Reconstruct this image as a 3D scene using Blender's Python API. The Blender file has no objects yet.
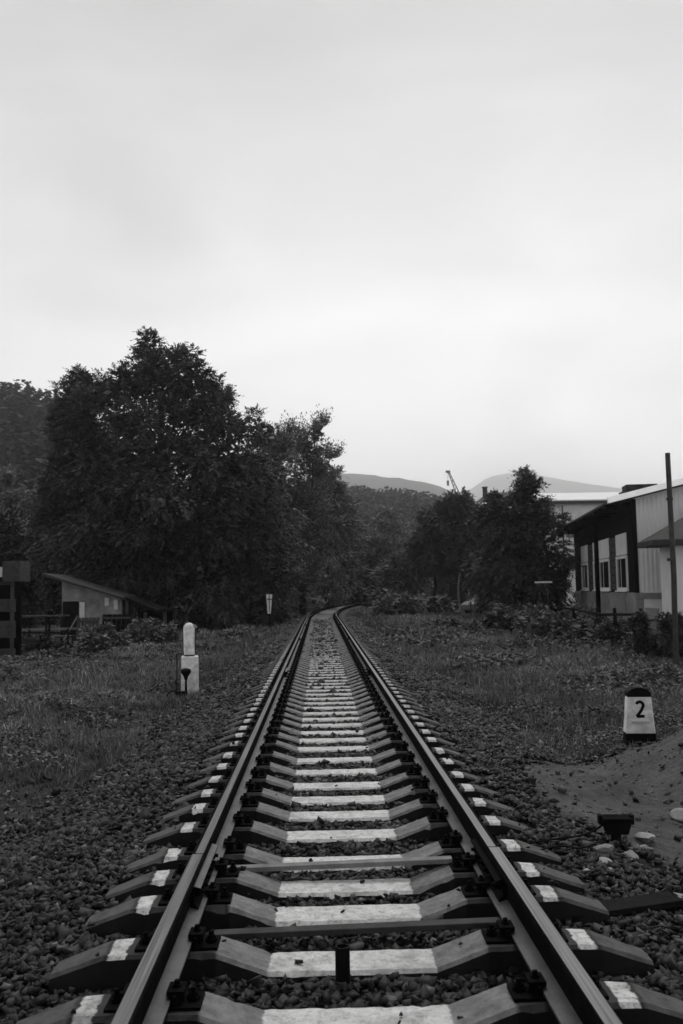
import bpy, bmesh, math, random
import numpy as np
from mathutils import Vector, Matrix

R = math.radians
rng = np.random.default_rng(7)
random.seed(7)
SC = bpy.context.scene
COL = SC.collection

# ------------------------------------------------------------------ camera
FPX, CX, CY, CAMH = 950.0, 341.5, 512.0, 1.40
ROLL = 0.017
YAW = math.atan((22 * math.cos(ROLL) + 78 * math.sin(ROLL)) / 950)
PITCH = math.atan((78 * math.cos(ROLL) - 22 * math.sin(ROLL)) / 950)
cam = bpy.data.cameras.new('camera')
camo = bpy.data.objects.new('camera', cam)
COL.objects.link(camo)
cam.sensor_fit = 'VERTICAL'
cam.sensor_height = 36
cam.sensor_width = 24
cam.lens = 36 * FPX / 1024
cam.clip_start = 0.1
cam.clip_end = 20000
cam.dof.use_dof = True
cam.dof.focus_distance = 7.5
cam.dof.aperture_fstop = 4.5
camo.location = (0, 0, CAMH)
SC.camera = camo
CF = Vector((math.sin(YAW) * math.cos(PITCH), math.cos(YAW) * math.cos(PITCH), math.sin(PITCH)))
CR = Vector((math.cos(YAW), -math.sin(YAW), 0))
CU = CR.cross(CF)
CR, CU = CR * math.cos(ROLL) - CU * math.sin(ROLL), CU * math.cos(ROLL) + CR * math.sin(ROLL)
camo.rotation_euler = Matrix((CR, CU, -CF)).transposed().to_euler()


def at(px, py, Y):
    d = CF * FPX + CR * (px - CX) - CU * (py - CY)
    return Vector((0, 0, CAMH)) + d * (Y / d.y)


def atz(px, py, z):
    d = CF * FPX + CR * (px - CX) - CU * (py - CY)
    return Vector((0, 0, CAMH)) + d * ((z - CAMH) / d.z)


# ------------------------------------------------------------------ world, sun, exposure
W = bpy.data.worlds.new('World')
SC.world = W
W.use_nodes = True
nt = W.node_tree
nt.nodes.clear()
N = nt.nodes.new
L = nt.links.new
wo = N('ShaderNodeOutputWorld')
bg = N('ShaderNodeBackground')
sky = N('ShaderNodeTexSky')
sky.sky_type = 'NISHITA'
sky.sun_disc = False
SUN_EL, SUN_AZ = R(66), R(12)      # azimuth clockwise from +Y
sky.sun_elevation = SUN_EL
sky.sun_rotation = SUN_AZ
sky.dust_density = 5
bw = N('ShaderNodeRGBToBW')
L(sky.outputs[0], bw.inputs[0])
tc = N('ShaderNodeTexCoord')
sep = N('ShaderNodeSeparateXYZ')
L(tc.outputs['Generated'], sep.inputs[0])
# cloud deck: brightness by elevation plus soft cloud noise
mr = N('ShaderNodeValToRGB')
mr.color_ramp.interpolation = 'B_SPLINE'
e = mr.color_ramp.elements
e[0].position = 0.0
e[0].color = (0.88, 0.88, 0.88, 1)
e[1].position = 1.0
e[1].color = (0.14, 0.14, 0.14, 1)
for p_, v_ in ((0.07, 0.72), (0.16, 0.495), (0.28, 0.33), (0.44, 0.262), (0.58, 0.23), (0.72, 0.17)):
    q = e.new(p_)
    q.color = (v_, v_, v_, 1)
L(sep.outputs['Z'], mr.inputs[0])
mp = N('ShaderNodeMapping')
mp.inputs['Scale'].default_value = (1.0, 1.0, 2.6)
L(tc.outputs['Generated'], mp.inputs[0])
nz = N('ShaderNodeTexNoise')
nz.inputs['Scale'].default_value = 2.4
nz.inputs['Detail'].default_value = 5
nz.inputs['Roughness'].default_value = 0.45
nz.inputs['Distortion'].default_value = 0.5
L(mp.outputs[0], nz.inputs[0])
m1 = N('ShaderNodeMapRange')
m1.inputs['From Min'].default_value = 0.3
m1.inputs['From Max'].default_value = 0.7
m1.inputs['To Min'].default_value = 0.76
m1.inputs['To Max'].default_value = 1.18
L(nz.outputs[0], m1.inputs[0])
mul = N('ShaderNodeMath')
mul.operation = 'MULTIPLY'
L(mr.outputs[0], mul.inputs[0])
L(m1.outputs[0], mul.inputs[1])
# blend of cloud deck and clear sky behind it
# cloud deck dimmed by hand behind the camera, to darken faces turned towards it
fr_ = N('ShaderNodeMapRange')
fr_.interpolation_type = 'SMOOTHSTEP'
fr_.inputs['From Min'].default_value = -0.5
fr_.inputs['From Max'].default_value = 0.55
fr_.inputs['To Min'].default_value = 0.60
fr_.inputs['To Max'].default_value = 1.0
L(sep.outputs['Y'], fr_.inputs[0])
mul2 = N('ShaderNodeMath')
mul2.operation = 'MULTIPLY'
vd = N('ShaderNodeVectorMath')
vd.operation = 'DOT_PRODUCT'
gdir = (CF * FPX + CR * (480 - CX) - CU * (395 - CY)).normalized()
vd.inputs[1].default_value = gdir
L(tc.outputs['Generated'], vd.inputs[0])
gl = N('ShaderNodeMapRange')
gl.interpolation_type = 'SMOOTHSTEP'
gl.inputs['From Min'].default_value = 0.93
gl.inputs['From Max'].default_value = 1.0
gl.inputs['To Min'].default_value = 0.96
gl.inputs['To Max'].default_value = 1.14
L(vd.outputs['Value'], gl.inputs[0])
glm = N('ShaderNodeMath')
glm.operation = 'MULTIPLY'
L(mul.outputs[0], glm.inputs[0])
L(gl.outputs[0], glm.inputs[1])
L(glm.outputs[0], mul2.inputs[0])
L(fr_.outputs[0], mul2.inputs[1])
mul = mul2
k1 = N('ShaderNodeMath')
k1.operation = 'MULTIPLY'
k1.inputs[1].default_value = 26.0
L(mul.outputs[0], k1.inputs[0])
mx = N('ShaderNodeMath')
mx.operation = 'MULTIPLY_ADD'
mx.inputs[1].default_value = 0.06
L(bw.outputs[0], mx.inputs[0])
L(k1.outputs[0], mx.inputs[2])
L(mx.outputs[0], bg.inputs[0])
bg.inputs[1].default_value = 0.10
L(bg.outputs[0], wo.inputs[0])

sl = bpy.data.lights.new('sun', 'SUN')
sl.energy = 1.5
sl.angle = R(20)
sl.color = (1, 0.99, 0.98)
so = bpy.data.objects.new('sun', sl)
COL.objects.link(so)
sd = Vector((math.sin(SUN_AZ) * math.cos(SUN_EL), math.cos(SUN_AZ) * math.cos(SUN_EL), math.sin(SUN_EL)))
so.rotation_euler = sd.to_track_quat('Z', 'Y').to_euler()

SC.view_settings.view_transform = 'Standard'
SC.view_settings.look = 'None'
SC.view_settings.exposure = 0.0
SC.view_settings.gamma = 1.0
SC.view_settings.use_curve_mapping = False
cy = SC.cycles
cy.use_denoising = True
cy.max_bounces = 6
cy.diffuse_bounces = 3
cy.glossy_bounces = 3
cy.transmission_bounces = 4
cy.volume_bounces = 4
cy.caustics_reflective = False
cy.caustics_refractive = False


# ------------------------------------------------------------------ helpers
def mat(name, g, var=0.3, scale=4.0, rough=0.8, metal=0.0, bump=0.0, bscale=30.0, detail=5, spec=0.3, attr=None, attr_amt=1.0):
    m = bpy.data.materials.new(name)
    m.use_nodes = True
    t = m.node_tree
    b = t.nodes['Principled BSDF']
    b.inputs['Roughness'].default_value = rough
    b.inputs['Metallic'].default_value = metal
    b.inputs['Specular IOR Level'].default_value = spec
    geo = t.nodes.new('ShaderNodeNewGeometry')
    n = t.nodes.new('ShaderNodeTexNoise')
    n.inputs['Scale'].default_value = scale
    n.inputs['Detail'].default_value = detail
    n.inputs['Roughness'].default_value = 0.62
    t.links.new(geo.outputs['Position'], n.inputs['Vector'])
    r = t.nodes.new('ShaderNodeMapRange')
    r.inputs['From Min'].default_value = 0.3
    r.inputs['From Max'].default_value = 0.7
    r.inputs['To Min'].default_value = g * (1 - var)
    r.inputs['To Max'].default_value = g * (1 + var)
    t.links.new(n.outputs[0], r.inputs[0])
    out = r.outputs[0]
    if attr:
        a = t.nodes.new('ShaderNodeAttribute')
        a.attribute_name = attr
        mm = t.nodes.new('ShaderNodeMath')
        mm.operation = 'MULTIPLY'
        t.links.new(out, mm.inputs[0])
        t.links.new(a.outputs['Fac'], mm.inputs[1])
        out = mm.outputs[0]
    t.links.new(out, b.inputs['Base Color'])
    if bump:
        n2 = t.nodes.new('ShaderNodeTexNoise')
        n2.inputs['Scale'].default_value = bscale
        n2.inputs['Detail'].default_value = 6
        n2.inputs['Roughness'].default_value = 0.7
        t.links.new(geo.outputs['Position'], n2.inputs['Vector'])
        bp = t.nodes.new('ShaderNodeBump')
        bp.inputs['Strength'].default_value = bump
        bp.inputs['Distance'].default_value = 0.02
        t.links.new(n2.outputs[0], bp.inputs['Height'])
        t.links.new(bp.outputs[0], b.inputs['Normal'])
    return m


def npmesh(name, V, F, m, parent=None, attr=None, smooth=False):
    """V (n,3); F (k,3|4) index array; attr = {name: per-vertex float array}"""
    V = np.ascontiguousarray(V, dtype=np.float32)
    F = np.ascontiguousarray(F, dtype=np.int32)
    me = bpy.data.meshes.new(name)
    k, s = F.shape
    me.vertices.add(len(V))
    me.vertices.foreach_set('co', V.ravel())
    me.loops.add(k * s)
    me.loops.foreach_set('vertex_index', F.ravel())
    me.polygons.add(k)
    me.polygons.foreach_set('loop_start', np.arange(0, k * s, s, dtype=np.int32))
    if smooth:
        me.polygons.foreach_set('use_smooth', np.ones(k, dtype=bool))
    if attr:
        for a, v in attr.items():
            at_ = me.attributes.new(a, 'FLOAT', 'POINT')
            at_.data.foreach_set('value', np.asarray(v, dtype=np.float32))
    me.materials.append(m)
    me.update(calc_edges=True)
    o = bpy.data.objects.new(name, me)
    COL.objects.link(o)
    o.parent = parent
    return o


class MB:
    def __init__(s):
        s.v = []
        s.f = []

    def add(s, vs, fs):
        b = len(s.v)
        s.v += [tuple(p) for p in vs]
        s.f += [tuple(i + b for i in f) for f in fs]
        return s

    def box(s, x0, x1, y0, y1, z0, z1, M=None):
        vs = [Vector(p) for p in ((x0, y0, z0), (x1, y0, z0), (x1, y1, z0), (x0, y1, z0), (x0, y0, z1), (x1, y0, z1), (x1, y1, z1), (x0, y1, z1))]
        if M is not None:
            vs = [M @ p for p in vs]
        return s.add(vs, [(0, 3, 2, 1), (4, 5, 6, 7), (0, 1, 5, 4), (1, 2, 6, 5), (2, 3, 7, 6), (3, 0, 4, 7)])

    def tube(s, pts, rads, n=10, cap=True):
        pts = [Vector(p) for p in pts]
        if not hasattr(rads, '__len__'):
            rads = [rads] * len(pts)
        vs, fs = [], []
        prev = None
        for i, p in enumerate(pts):
            d = (pts[min(i + 1, len(pts) - 1)] - pts[max(i - 1, 0)])
            d = d.normalized() if d.length > 1e-9 else Vector((0, 0, 1))
            up = prev if prev is not None else (Vector((1, 0, 0)) if abs(d.x) < 0.8 else Vector((0, 1, 0)))
            a = (up - d * up.dot(d)).normalized()
            prev = a
            b = d.cross(a)
            for k in range(n):
                t = 2 * math.pi * k / n
                vs.append(p + (a * math.cos(t) + b * math.sin(t)) * rads[i])
        for i in range(len(pts) - 1):
            for k in range(n):
                k2 = (k + 1) % n
                fs.append((i * n + k, i * n + k2, (i + 1) * n + k2, (i + 1) * n + k))
        if cap:
            fs.append(tuple(range(n - 1, -1, -1)))
            fs.append(tuple((len(pts) - 1) * n + k for k in range(n)))
        return s.add(vs, fs)

    def prism(s, poly, y0, y1):
        n = len(poly)
        vs = [(x, y0, z) for x, z in poly] + [(x, y1, z) for x, z in poly]
        fs = [tuple(range(n)), tuple(range(2 * n - 1, n - 1, -1))]
        for i in range(n):
            j = (i + 1) % n
            fs.append((i, i + n, j + n, j))
        return s.add(vs, fs)

    def build(s, name, m, parent=None, bevel=0.0, smooth=False, jitter=0.0):
        me = bpy.data.meshes.new(name)
        v = s.v
        if jitter:
            v = [(x + random.uniform(-jitter, jitter), y + random.uniform(-jitter, jitter), z + random.uniform(-jitter, jitter)) for x, y, z in v]
        me.from_pydata(v, [], s.f)
        bm = bmesh.new()
        bm.from_mesh(me)
        bmesh.ops.recalc_face_normals(bm, faces=bm.faces)
        if bevel:
            ed = [e_ for e_ in bm.edges if len(e_.link_faces) == 2 and e_.calc_face_angle(0) > 0.6]
            bmesh.ops.bevel(bm, geom=ed, offset=bevel, segments=2, affect='EDGES', profile=0.5)
        if smooth:
            for f in bm.faces:
                f.smooth = True
        bm.to_mesh(me)
        bm.free()
        if smooth:
            me.set_sharp_from_angle(angle=R(40))
        me.materials.append(m)
        o = bpy.data.objects.new(name, me)
        COL.objects.link(o)
        o.parent = parent
        return o


def tag(o, label=None, cat=None, group=None, kind=None):
    if label:
        o['label'] = label
    if cat:
        o['category'] = cat
    if group:
        o['group'] = group
    if kind:
        o['kind'] = kind
    return o


def empty(name, loc, label, cat, group=None, rz=0.0):
    o = bpy.data.objects.new(name, None)
    o.empty_display_size = 0.2
    COL.objects.link(o)
    o.location = loc
    o.rotation_euler = (0, 0, rz)
    return tag(o, label, cat, group)


def copy_tree(o, parent=None):
    c = o.copy()
    COL.objects.link(c)
    c.parent = parent
    for ch in [x for x in o.children]:
        copy_tree(ch, c)
    return c


def vnoise(x, y, s=1.0, seed=0):
    """smooth value noise on arrays, about -1..1"""
    x = np.asarray(x, dtype=float) / s
    y = np.asarray(y, dtype=float) / s
    xi, yi = np.floor(x), np.floor(y)
    fx, fy = x - xi, y - yi
    fx = fx * fx * (3 - 2 * fx)
    fy = fy * fy * (3 - 2 * fy)

    def h(a, b):
        v = np.sin(a * 127.1 + b * 311.7 + seed * 74.7) * 43758.5453
        return (v - np.floor(v)) * 2 - 1
    return (h(xi, yi) * (1 - fx) + h(xi + 1, yi) * fx) * (1 - fy) + (h(xi, yi + 1) * (1 - fx) + h(xi + 1, yi + 1) * fx) * fy


def sstep(a, b, x):
    t = np.clip((np.asarray(x, dtype=float) - a) / (b - a), 0, 1)
    return t * t * (3 - 2 * t)


# ------------------------------------------------------------------ terrain functions
TC = 0.124


def xc(y):
    y = np.asarray(y, dtype=float)
    return TC + np.clip(y - 52, 0, 110) ** 2 / 600.0 + np.clip(y - 162, 0, None) * 0.3667


def dirt_mask(x, y):
    m = np.exp(-((x - 3.9) ** 2 / (2 * 1.15 ** 2) + (y - 8.2) ** 2 / (2 * 2.0 ** 2))) + 0.8 * np.exp(-((x - 2.35) ** 2 / (2 * 0.55 ** 2) + (y - 8.1) ** 2 / (2 * 1.1 ** 2))) + 0.4 * np.exp(-((x - 3.2) ** 2 / (2 * 0.7 ** 2) + (y - 6.2) ** 2 / (2 * 0.8 ** 2))) + 0.16 * vnoise(x, y, 0.5, 3) + 0.08 * vnoise(x, y, 0.17, 5)
    return sstep(0.20, 0.60, m) * sstep(1.45, 1.7, x - TC)


def grass_mask(x, y):
    d = np.abs(x - xc(y))
    w = np.where(x < xc(y), 2.45, 2.5) + 0.45 * vnoise(x, y, 1.6, 1) + 0.3 * vnoise(x, y, 0.5, 2) - 0.008 * np.clip(y, 0, 60)
    g = sstep(-0.25, 0.35, d - w)
    g = g * (1 - np.exp(-((x - 3.9) ** 2 / 0.15 + (y - 10.9) ** 2 / 0.7)))
    return g * (1 - dirt_mask(x, y))


def gh(x, y):
    x = np.asarray(x, dtype=float)
    y = np.asarray(y, dtype=float)
    s = x - xc(y)
    a = np.abs(s)
    z = -0.335 - 0.03 * sstep(0.5, 1.3, a)
    z = z + 0.095 * sstep(0.95, 1.25, a) * sstep(4.3, 7.0, y) * (0.75 + 0.5 * vnoise(x, y, 1.1, 51))
    z = z - (0.27 + 0.075 * sstep(4.3, 7.0, y)) * sstep(1.5, 2.9, a)
    left = s < 0
    far = np.where(left, -0.22 * sstep(3, 9, a), 0.06 * sstep(3, 8, a))
    z = z + far
    bump = 0.10 * vnoise(x, y, 1.5, 11) + 0.15 * vnoise(x, y, 4.1, 12) + 0.045 * vnoise(x, y, 0.6, 13)
    z = z + bump * sstep(2.4, 4.5, a) * np.where(left, 1.5, 1.0)
    z = z + np.where(left, 0.16, 0.0) * sstep(4.0, 6.5, a) * (1 - sstep(30, 42, y))
    # earth bank at the left edge and under the fence
    z = z + 0.30 * np.exp(-((x + 8.3) ** 2 / 6 + (y - 22) ** 2 / 40))
    # dirt mound
    z = z + 1.12 * np.exp(-((x - 4.65) ** 2 / (2 * 1.15 ** 2) + (y - 8.7) ** 2 / (2 * 1.22 ** 2)))
    z = z + dirt_mask(x, y) * (0.032 * vnoise(x, y, 0.38, 21) + 0.018 * vnoise(x, y, 0.15, 22))
    # wooded hills
    hl = 50 * sstep(0, 1, (y - 90) / 190.0) * sstep(0, 1, (-x + 10 - 0.09 * y) / 70.0)
    hc = 37 * sstep(0, 1, (y - 190) / 260.0) * (1 - 0.62 * sstep(-10, 130, x - 0.10 * (y - 190)))
    z = z + np.maximum(hl, hc)
    return z


def g1(x, y):
    return float(gh(np.array([x]), np.array([y]))[0])


# ------------------------------------------------------------------ materials
M = {}
M['steel_top'] = mat('rail_head_steel', 0.20, 0.25, 9, rough=0.36, metal=0.85, bump=0.12, bscale=60)
M['rust'] = mat('rusty_rail_steel', 0.006, 0.5, 12, rough=0.8, spec=0.02, bump=0.3, bscale=70)
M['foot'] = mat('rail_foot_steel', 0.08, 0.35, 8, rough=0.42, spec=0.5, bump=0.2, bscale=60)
M['iron'] = mat('black_iron', 0.004, 0.4, 20, rough=0.7, spec=0.03, bump=0.2)
M['white'] = mat('white_paint', 0.62, 0.12, 6, rough=0.7, bump=0.15, bscale=40)
M['whitedirty'] = mat('weathered_white_paint', 0.78, 0.38, 7, rough=0.75, bump=0.35, bscale=30)
M['black'] = mat('black_paint', 0.008, 0.4, 8, rough=0.7, spec=0.06)
M['wood'] = mat('old_timber', 0.045, 0.45, 7, rough=0.8, bump=0.4, bscale=40)
M['wooddark'] = mat('dark_timber', 0.011, 0.45, 6, rough=0.9, spec=0.08, bump=0.4, bscale=30)
M['woodwall'] = mat('dark_boarding', 0.006, 0.4, 5, rough=0.9, spec=0.05, bump=0.4, bscale=30)
M['plaster'] = mat('stained_plaster', 0.24, 0.6, 1.6, rough=0.9, bump=0.3)
M['concrete'] = mat('stained_concrete', 0.22, 0.45, 1.3, rough=0.9, bump=0.3, bscale=12)
M['clad'] = mat('pale_sheet_cladding', 0.72, 0.10, 0.9, rough=0.6)
M['pale'] = mat('pale_painted_panel', 0.72, 0.12, 1.5, rough=0.7)
M['roofmetal'] = mat('pale_roof_metal', 0.8, 0.12, 2, rough=0.35)
M['roofdark'] = mat('dark_roofing', 0.035, 0.4, 3, rough=0.75, bump=0.4, bscale=10)
M['glass'] = mat('dark_window_glass', 0.01, 0.2, 1, rough=0.08, spec=0.5)
M['pipe'] = mat('galvanised_pipe', 0.035, 0.5, 4, rough=0.45, metal=0.4)
M['bark'] = mat('bark', 0.018, 0.4, 5, rough=0.9, bump=0.6, bscale=12)
M['leaf'] = mat('leaf', 0.056, 0.5, 0.9, rough=0.65, spec=0.2, attr='tone')
M['leaflight'] = mat('pale_leaf', 0.12, 0.4, 0.7, rough=0.65, spec=0.2, attr='tone')
M['farleaf'] = mat('far_leaf', 0.040, 0.4, 0.06, rough=0.8, spec=0.1, attr='tone')
M['grass'] = mat('grass_blade', 0.13, 0.45, 0.8, rough=0.7, spec=0.12, attr='tone')
M['weed'] = mat('weed_leaf', 0.105, 0.35, 1.2, rough=0.7, spec=0.12, attr='tone')
M['stone'] = mat('ballast_stone', 0.023, 0.3, 25, rough=0.5, spec=0.22, bump=0.35, bscale=90, attr='tone')
M['rock'] = mat('pale_rock', 0.26, 0.45, 9, rough=0.85, bump=0.5, bscale=40)
M['beton'] = mat('grey_concrete', 0.2, 0.3, 10, rough=0.85, bump=0.3, bscale=60)


def ground_material():
    m = bpy.data.materials.new('ground_earth')
    m.use_nodes = True
    t = m.node_tree
    b = t.nodes['Principled BSDF']
    b.inputs['Roughness'].default_value = 0.9
    b.inputs['Specular IOR Level'].default_value = 0.2
    geo = t.nodes.new('ShaderNodeNewGeometry')

    def noise(sc, det=6, lo=0.0, hi=1.0):
        n = t.nodes.new('ShaderNodeTexNoise')
        n.inputs['Scale'].default_value = sc
        n.inputs['Detail'].default_value = det
        n.inputs['Roughness'].default_value = 0.65
        t.links.new(geo.outputs['Position'], n.inputs['Vector'])
        r = t.nodes.new('ShaderNodeMapRange')
        r.inputs['From Min'].default_value = 0.3
        r.inputs['From Max'].default_value = 0.7
        r.inputs['To Min'].default_value = lo
        r.inputs['To Max'].default_value = hi
        t.links.new(n.outputs[0], r.inputs[0])
        return r.outputs[0], n.outputs[0]
    grav, _ = noise(18, 6, 0.012, 0.05)
    gras, _ = noise(2.2, 8, 0.035, 0.085)
    dirt, dn = noise(2.0, 10, 0.09, 0.21)
    fine, _ = noise(22, 5, 0.7, 1.2)
    dm = t.nodes.new('ShaderNodeMath')
    dm.operation = 'MULTIPLY'
    t.links.new(dirt, dm.inputs[0])
    t.links.new(fine, dm.inputs[1])

    def attr(nm):
        a = t.nodes.new('ShaderNodeAttribute')
        a.attribute_name = nm
        return a.outputs['Fac']

    def mix(f, a, b_):
        x = t.nodes.new('ShaderNodeMix')
        x.data_type = 'FLOAT'
        t.links.new(f, x.inputs[0])
        t.links.new(a, x.inputs[2])
        t.links.new(b_, x.inputs[3])
        return x.outputs[0]
    c = mix(attr('grass'), grav, gras)
    c = mix(attr('dirt'), c, dm.outputs[0])
    t.links.new(c, b.inputs['Base Color'])
    n2 = t.nodes.new('ShaderNodeTexNoise')
    n2.inputs['Scale'].default_value = 14
    n2.inputs['Detail'].default_value = 10
    n2.inputs['Roughness'].default_value = 0.75
    t.links.new(geo.outputs['Position'], n2.inputs['Vector'])
    bp = t.nodes.new('ShaderNodeBump')
    bp.inputs['Strength'].default_value = 1.0
    bp.inputs['Distance'].default_value = 0.10
    t.links.new(n2.outputs[0], bp.inputs['Height'])
    t.links.new(bp.outputs[0], b.inputs['Normal'])
    return m


def sleeper_material():
    """grey concrete; white limewash on the dipped middle and just outside each rail seat"""
    m = bpy.data.materials.new('sleeper_concrete')
    m.use_nodes = True
    t = m.node_tree
    b = t.nodes['Principled BSDF']
    b.inputs['Roughness'].default_value = 0.7
    b.inputs['Specular IOR Level'].default_value = 0.3
    tcn = t.nodes.new('ShaderNodeTexCoord')
    geo = t.nodes.new('ShaderNodeNewGeometry')
    se = t.nodes.new('ShaderNodeSeparateXYZ')
    t.links.new(tcn.outputs['Object'], se.inputs[0])
    sn = t.nodes.new('ShaderNodeSeparateXYZ')
    t.links.new(geo.outputs['True Normal'], sn.inputs[0])

    def noise(sc, det=6, rough=0.6):
        n = t.nodes.new('ShaderNodeTexNoise')
        n.inputs['Scale'].default_value = sc
        n.inputs['Detail'].default_value = det
        n.inputs['Roughness'].default_value = rough
        t.links.new(geo.outputs['Position'], n.inputs['Vector'])
        return n.outputs[0]

    def math_(op, a, b_=None, c=None):
        x = t.nodes.new('ShaderNodeMath')
        x.operation = op
        for i, v in enumerate((a, b_, c)):
            if v is None:
                continue
            if isinstance(v, (int, float)):
                x.inputs[i].default_value = v
            else:
                t.links.new(v, x.inputs[i])
        return x.outputs[0]

    def ss(v, lo, hi, a=0.0, b_=1.0):
        r = t.nodes.new('ShaderNodeMapRange')
        r.inputs['From Min'].default_value = lo
        r.inputs['From Max'].default_value = hi
        r.inputs['To Min'].default_value = a
        r.inputs['To Max'].default_value = b_
        t.links.new(v, r.inputs[0])
        return r.outputs[0]
    ax = math_('ABSOLUTE', se.outputs['X'])
    wob = math_('MULTIPLY', math_('SUBTRACT', noise(10, 8, 0.7), 0.5), 0.07)
    axw = math_('ADD', ax, wob)
    mid = ss(axw, 0.365, 0.375, 1.0, 0.0)
    p1 = math_('MULTIPLY', ss(axw, 1.006, 1.012), ss(axw, 1.084, 1.092, 1.0, 0.0))
    paint = math_('MAXIMUM', mid, p1)
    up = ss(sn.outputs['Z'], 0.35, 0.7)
    wear = ss(noise(30, 10, 0.8), 0.36, 0.52, 0.25, 1.0)
    wear2 = ss(noise(3.3, 4), 0.33, 0.48, 0.55, 1.0)
    pos = t.nodes.new('ShaderNodeSeparateXYZ')
    t.links.new(geo.outputs['Position'], pos.inputs[0])
    old = ss(pos.outputs['Y'], 9, 34, 1.0, 0.12)
    paint = math_('MULTIPLY', math_('MULTIPLY', paint, up), math_('MULTIPLY', wear, wear2))
    paint = math_('MULTIPLY', paint, old)
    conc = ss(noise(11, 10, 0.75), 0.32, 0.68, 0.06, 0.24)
    side = ss(noise(12, 5), 0.3, 0.7, 0.004, 0.012)  # near-black sides put the shade below the lit top into the colour
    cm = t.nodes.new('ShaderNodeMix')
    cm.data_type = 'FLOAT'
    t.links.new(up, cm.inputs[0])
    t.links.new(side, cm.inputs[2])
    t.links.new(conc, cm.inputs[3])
    # outer ends of the sleeper are more soiled
    soil = math_('MULTIPLY', ss(ax, 1.0, 1.15, 1.0, 0.42), ss(axw, 0.600, 0.615, 1.0, 0.12))
    soil = math_('MAXIMUM', soil, math_('MULTIPLY', ss(axw, 1.095, 1.12), 0.42))
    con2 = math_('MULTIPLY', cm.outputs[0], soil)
    fm = t.nodes.new('ShaderNodeMix')
    fm.data_type = 'FLOAT'
    t.links.new(paint, fm.inputs[0])
    t.links.new(con2, fm.inputs[2])
    wv = ss(noise(16, 6), 0.3, 0.7, 0.50, 0.72)
    t.links.new(wv, fm.inputs[3])
    t.links.new(fm.outputs[0], b.inputs['Base Color'])
    bp = t.nodes.new('ShaderNodeBump')
    bp.inputs['Strength'].default_value = 0.35
    bp.inputs['Distance'].default_value = 0.01
    t.links.new(noise(45, 8, 0.7), bp.inputs['Height'])
    t.links.new(bp.outputs[0], b.inputs['Normal'])
    return m


def streak(m, g, var):
    t = m.node_tree
    b = t.nodes['Principled BSDF']
    geo = t.nodes['Geometry']
    mp_ = t.nodes.new('ShaderNodeMapping')
    mp_.inputs['Scale'].default_value = (90, 0.9, 30)
    n = t.nodes.new('ShaderNodeTexNoise')
    n.inputs['Scale'].default_value = 1.0
    n.inputs['Detail'].default_value = 5
    t.links.new(geo.outputs['Position'], mp_.inputs[0])
    t.links.new(mp_.outputs[0], n.inputs['Vector'])
    for sock, lo, hi in (('Base Color', g * (1 - var), g * (1 + var)), ('Roughness', 0.28, 0.5)):
        r_ = t.nodes.new('ShaderNodeMapRange')
        r_.inputs['From Min'].default_value = 0.3
        r_.inputs['From Max'].default_value = 0.7
        r_.inputs['To Min'].default_value = lo
        r_.inputs['To Max'].default_value = hi
        t.links.new(n.outputs[0], r_.inputs[0])
        t.links.new(r_.outputs[0], b.inputs[sock])


streak(M['steel_top'], 0.16, 0.6)

# ------------------------------------------------------------------ ground sheet
def axis(parts):
    out = []
    for a, b, n in parts:
        out += list(np.linspace(a, b, n, endpoint=False))
    out.append(parts[-1][1])
    return np.array(out)


gx = axis([(-3000, -400, 8), (-400, -60, 34), (-60, -12, 48), (-12, -5, 40), (-5, -1.5, 50), (-1.5, 1.8, 34), (1.8, 7, 90), (7, 14, 40), (14, 60, 46), (60, 400, 34), (400, 3000, 8)])
gy = axis([(-12, 1.5, 14), (1.5, 12, 150), (12, 30, 110), (30, 70, 100), (70, 160, 70), (160, 500, 60), (500, 6000, 12)])
GX, GY = np.meshgrid(gx, gy)
GZ = gh(GX, GY)
nx, ny = len(gx), len(gy)
idx = np.arange(nx * ny).reshape(ny, nx)
F = np.stack([idx[:-1, :-1], idx[:-1, 1:], idx[1:, 1:], idx[1:, :-1]], -1).reshape(-1, 4)
go = npmesh('ground', np.stack([GX, GY, GZ], -1).reshape(-1, 3), F, ground_material(),
            attr={'grass': grass_mask(GX, GY).ravel(), 'dirt': dirt_mask(GX, GY).ravel()}, smooth=True)
tag(go, 'grassy earth, gravel bed and bare dirt rising to wooded hills', 'ground', kind='structure')

# two far hills in the mist
def hill(name, prof, Y, depth, label):
    V, F_ = [], []
    n = len(prof)
    rows = 7
    for j in range(rows):
        f = j / (rows - 1)
        for i, (px, py) in enumerate(prof):
            p = at(px, py, Y)
            k = math.sin(f * math.pi) ** 0.8
            yy = Y + (f - 0.5) * depth
            xx = p.x * (yy / Y)
            V.append((xx, yy, -5 + (p.z + 5) * k + (30 * vnoise(xx, yy, 180, 5) + 10 * vnoise(xx, yy, 60, 6)) * k * (0 if j == rows // 2 else 1)))
    for j in range(rows - 1):
        for i in range(n - 1):
            a = j * n + i
            F_.append((a, a + 1, a + n + 1, a + n))
    o = npmesh(name, np.array([[float(c) for c in v] for v in V]), np.array(F_), M['farleaf'], attr={'tone': np.ones(len(V))}, smooth=True)
    return tag(o, label, 'hill', kind='structure')


def prof(pts, n=60):
    xs = np.linspace(pts[0][0], pts[-1][0], n)
    ys = np.interp(xs, [p[0] for p in pts], [p[1] for p in pts]) + 0.5 * vnoise(xs, xs * 0, 7, 4)
    return list(zip(xs, ys))


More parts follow.
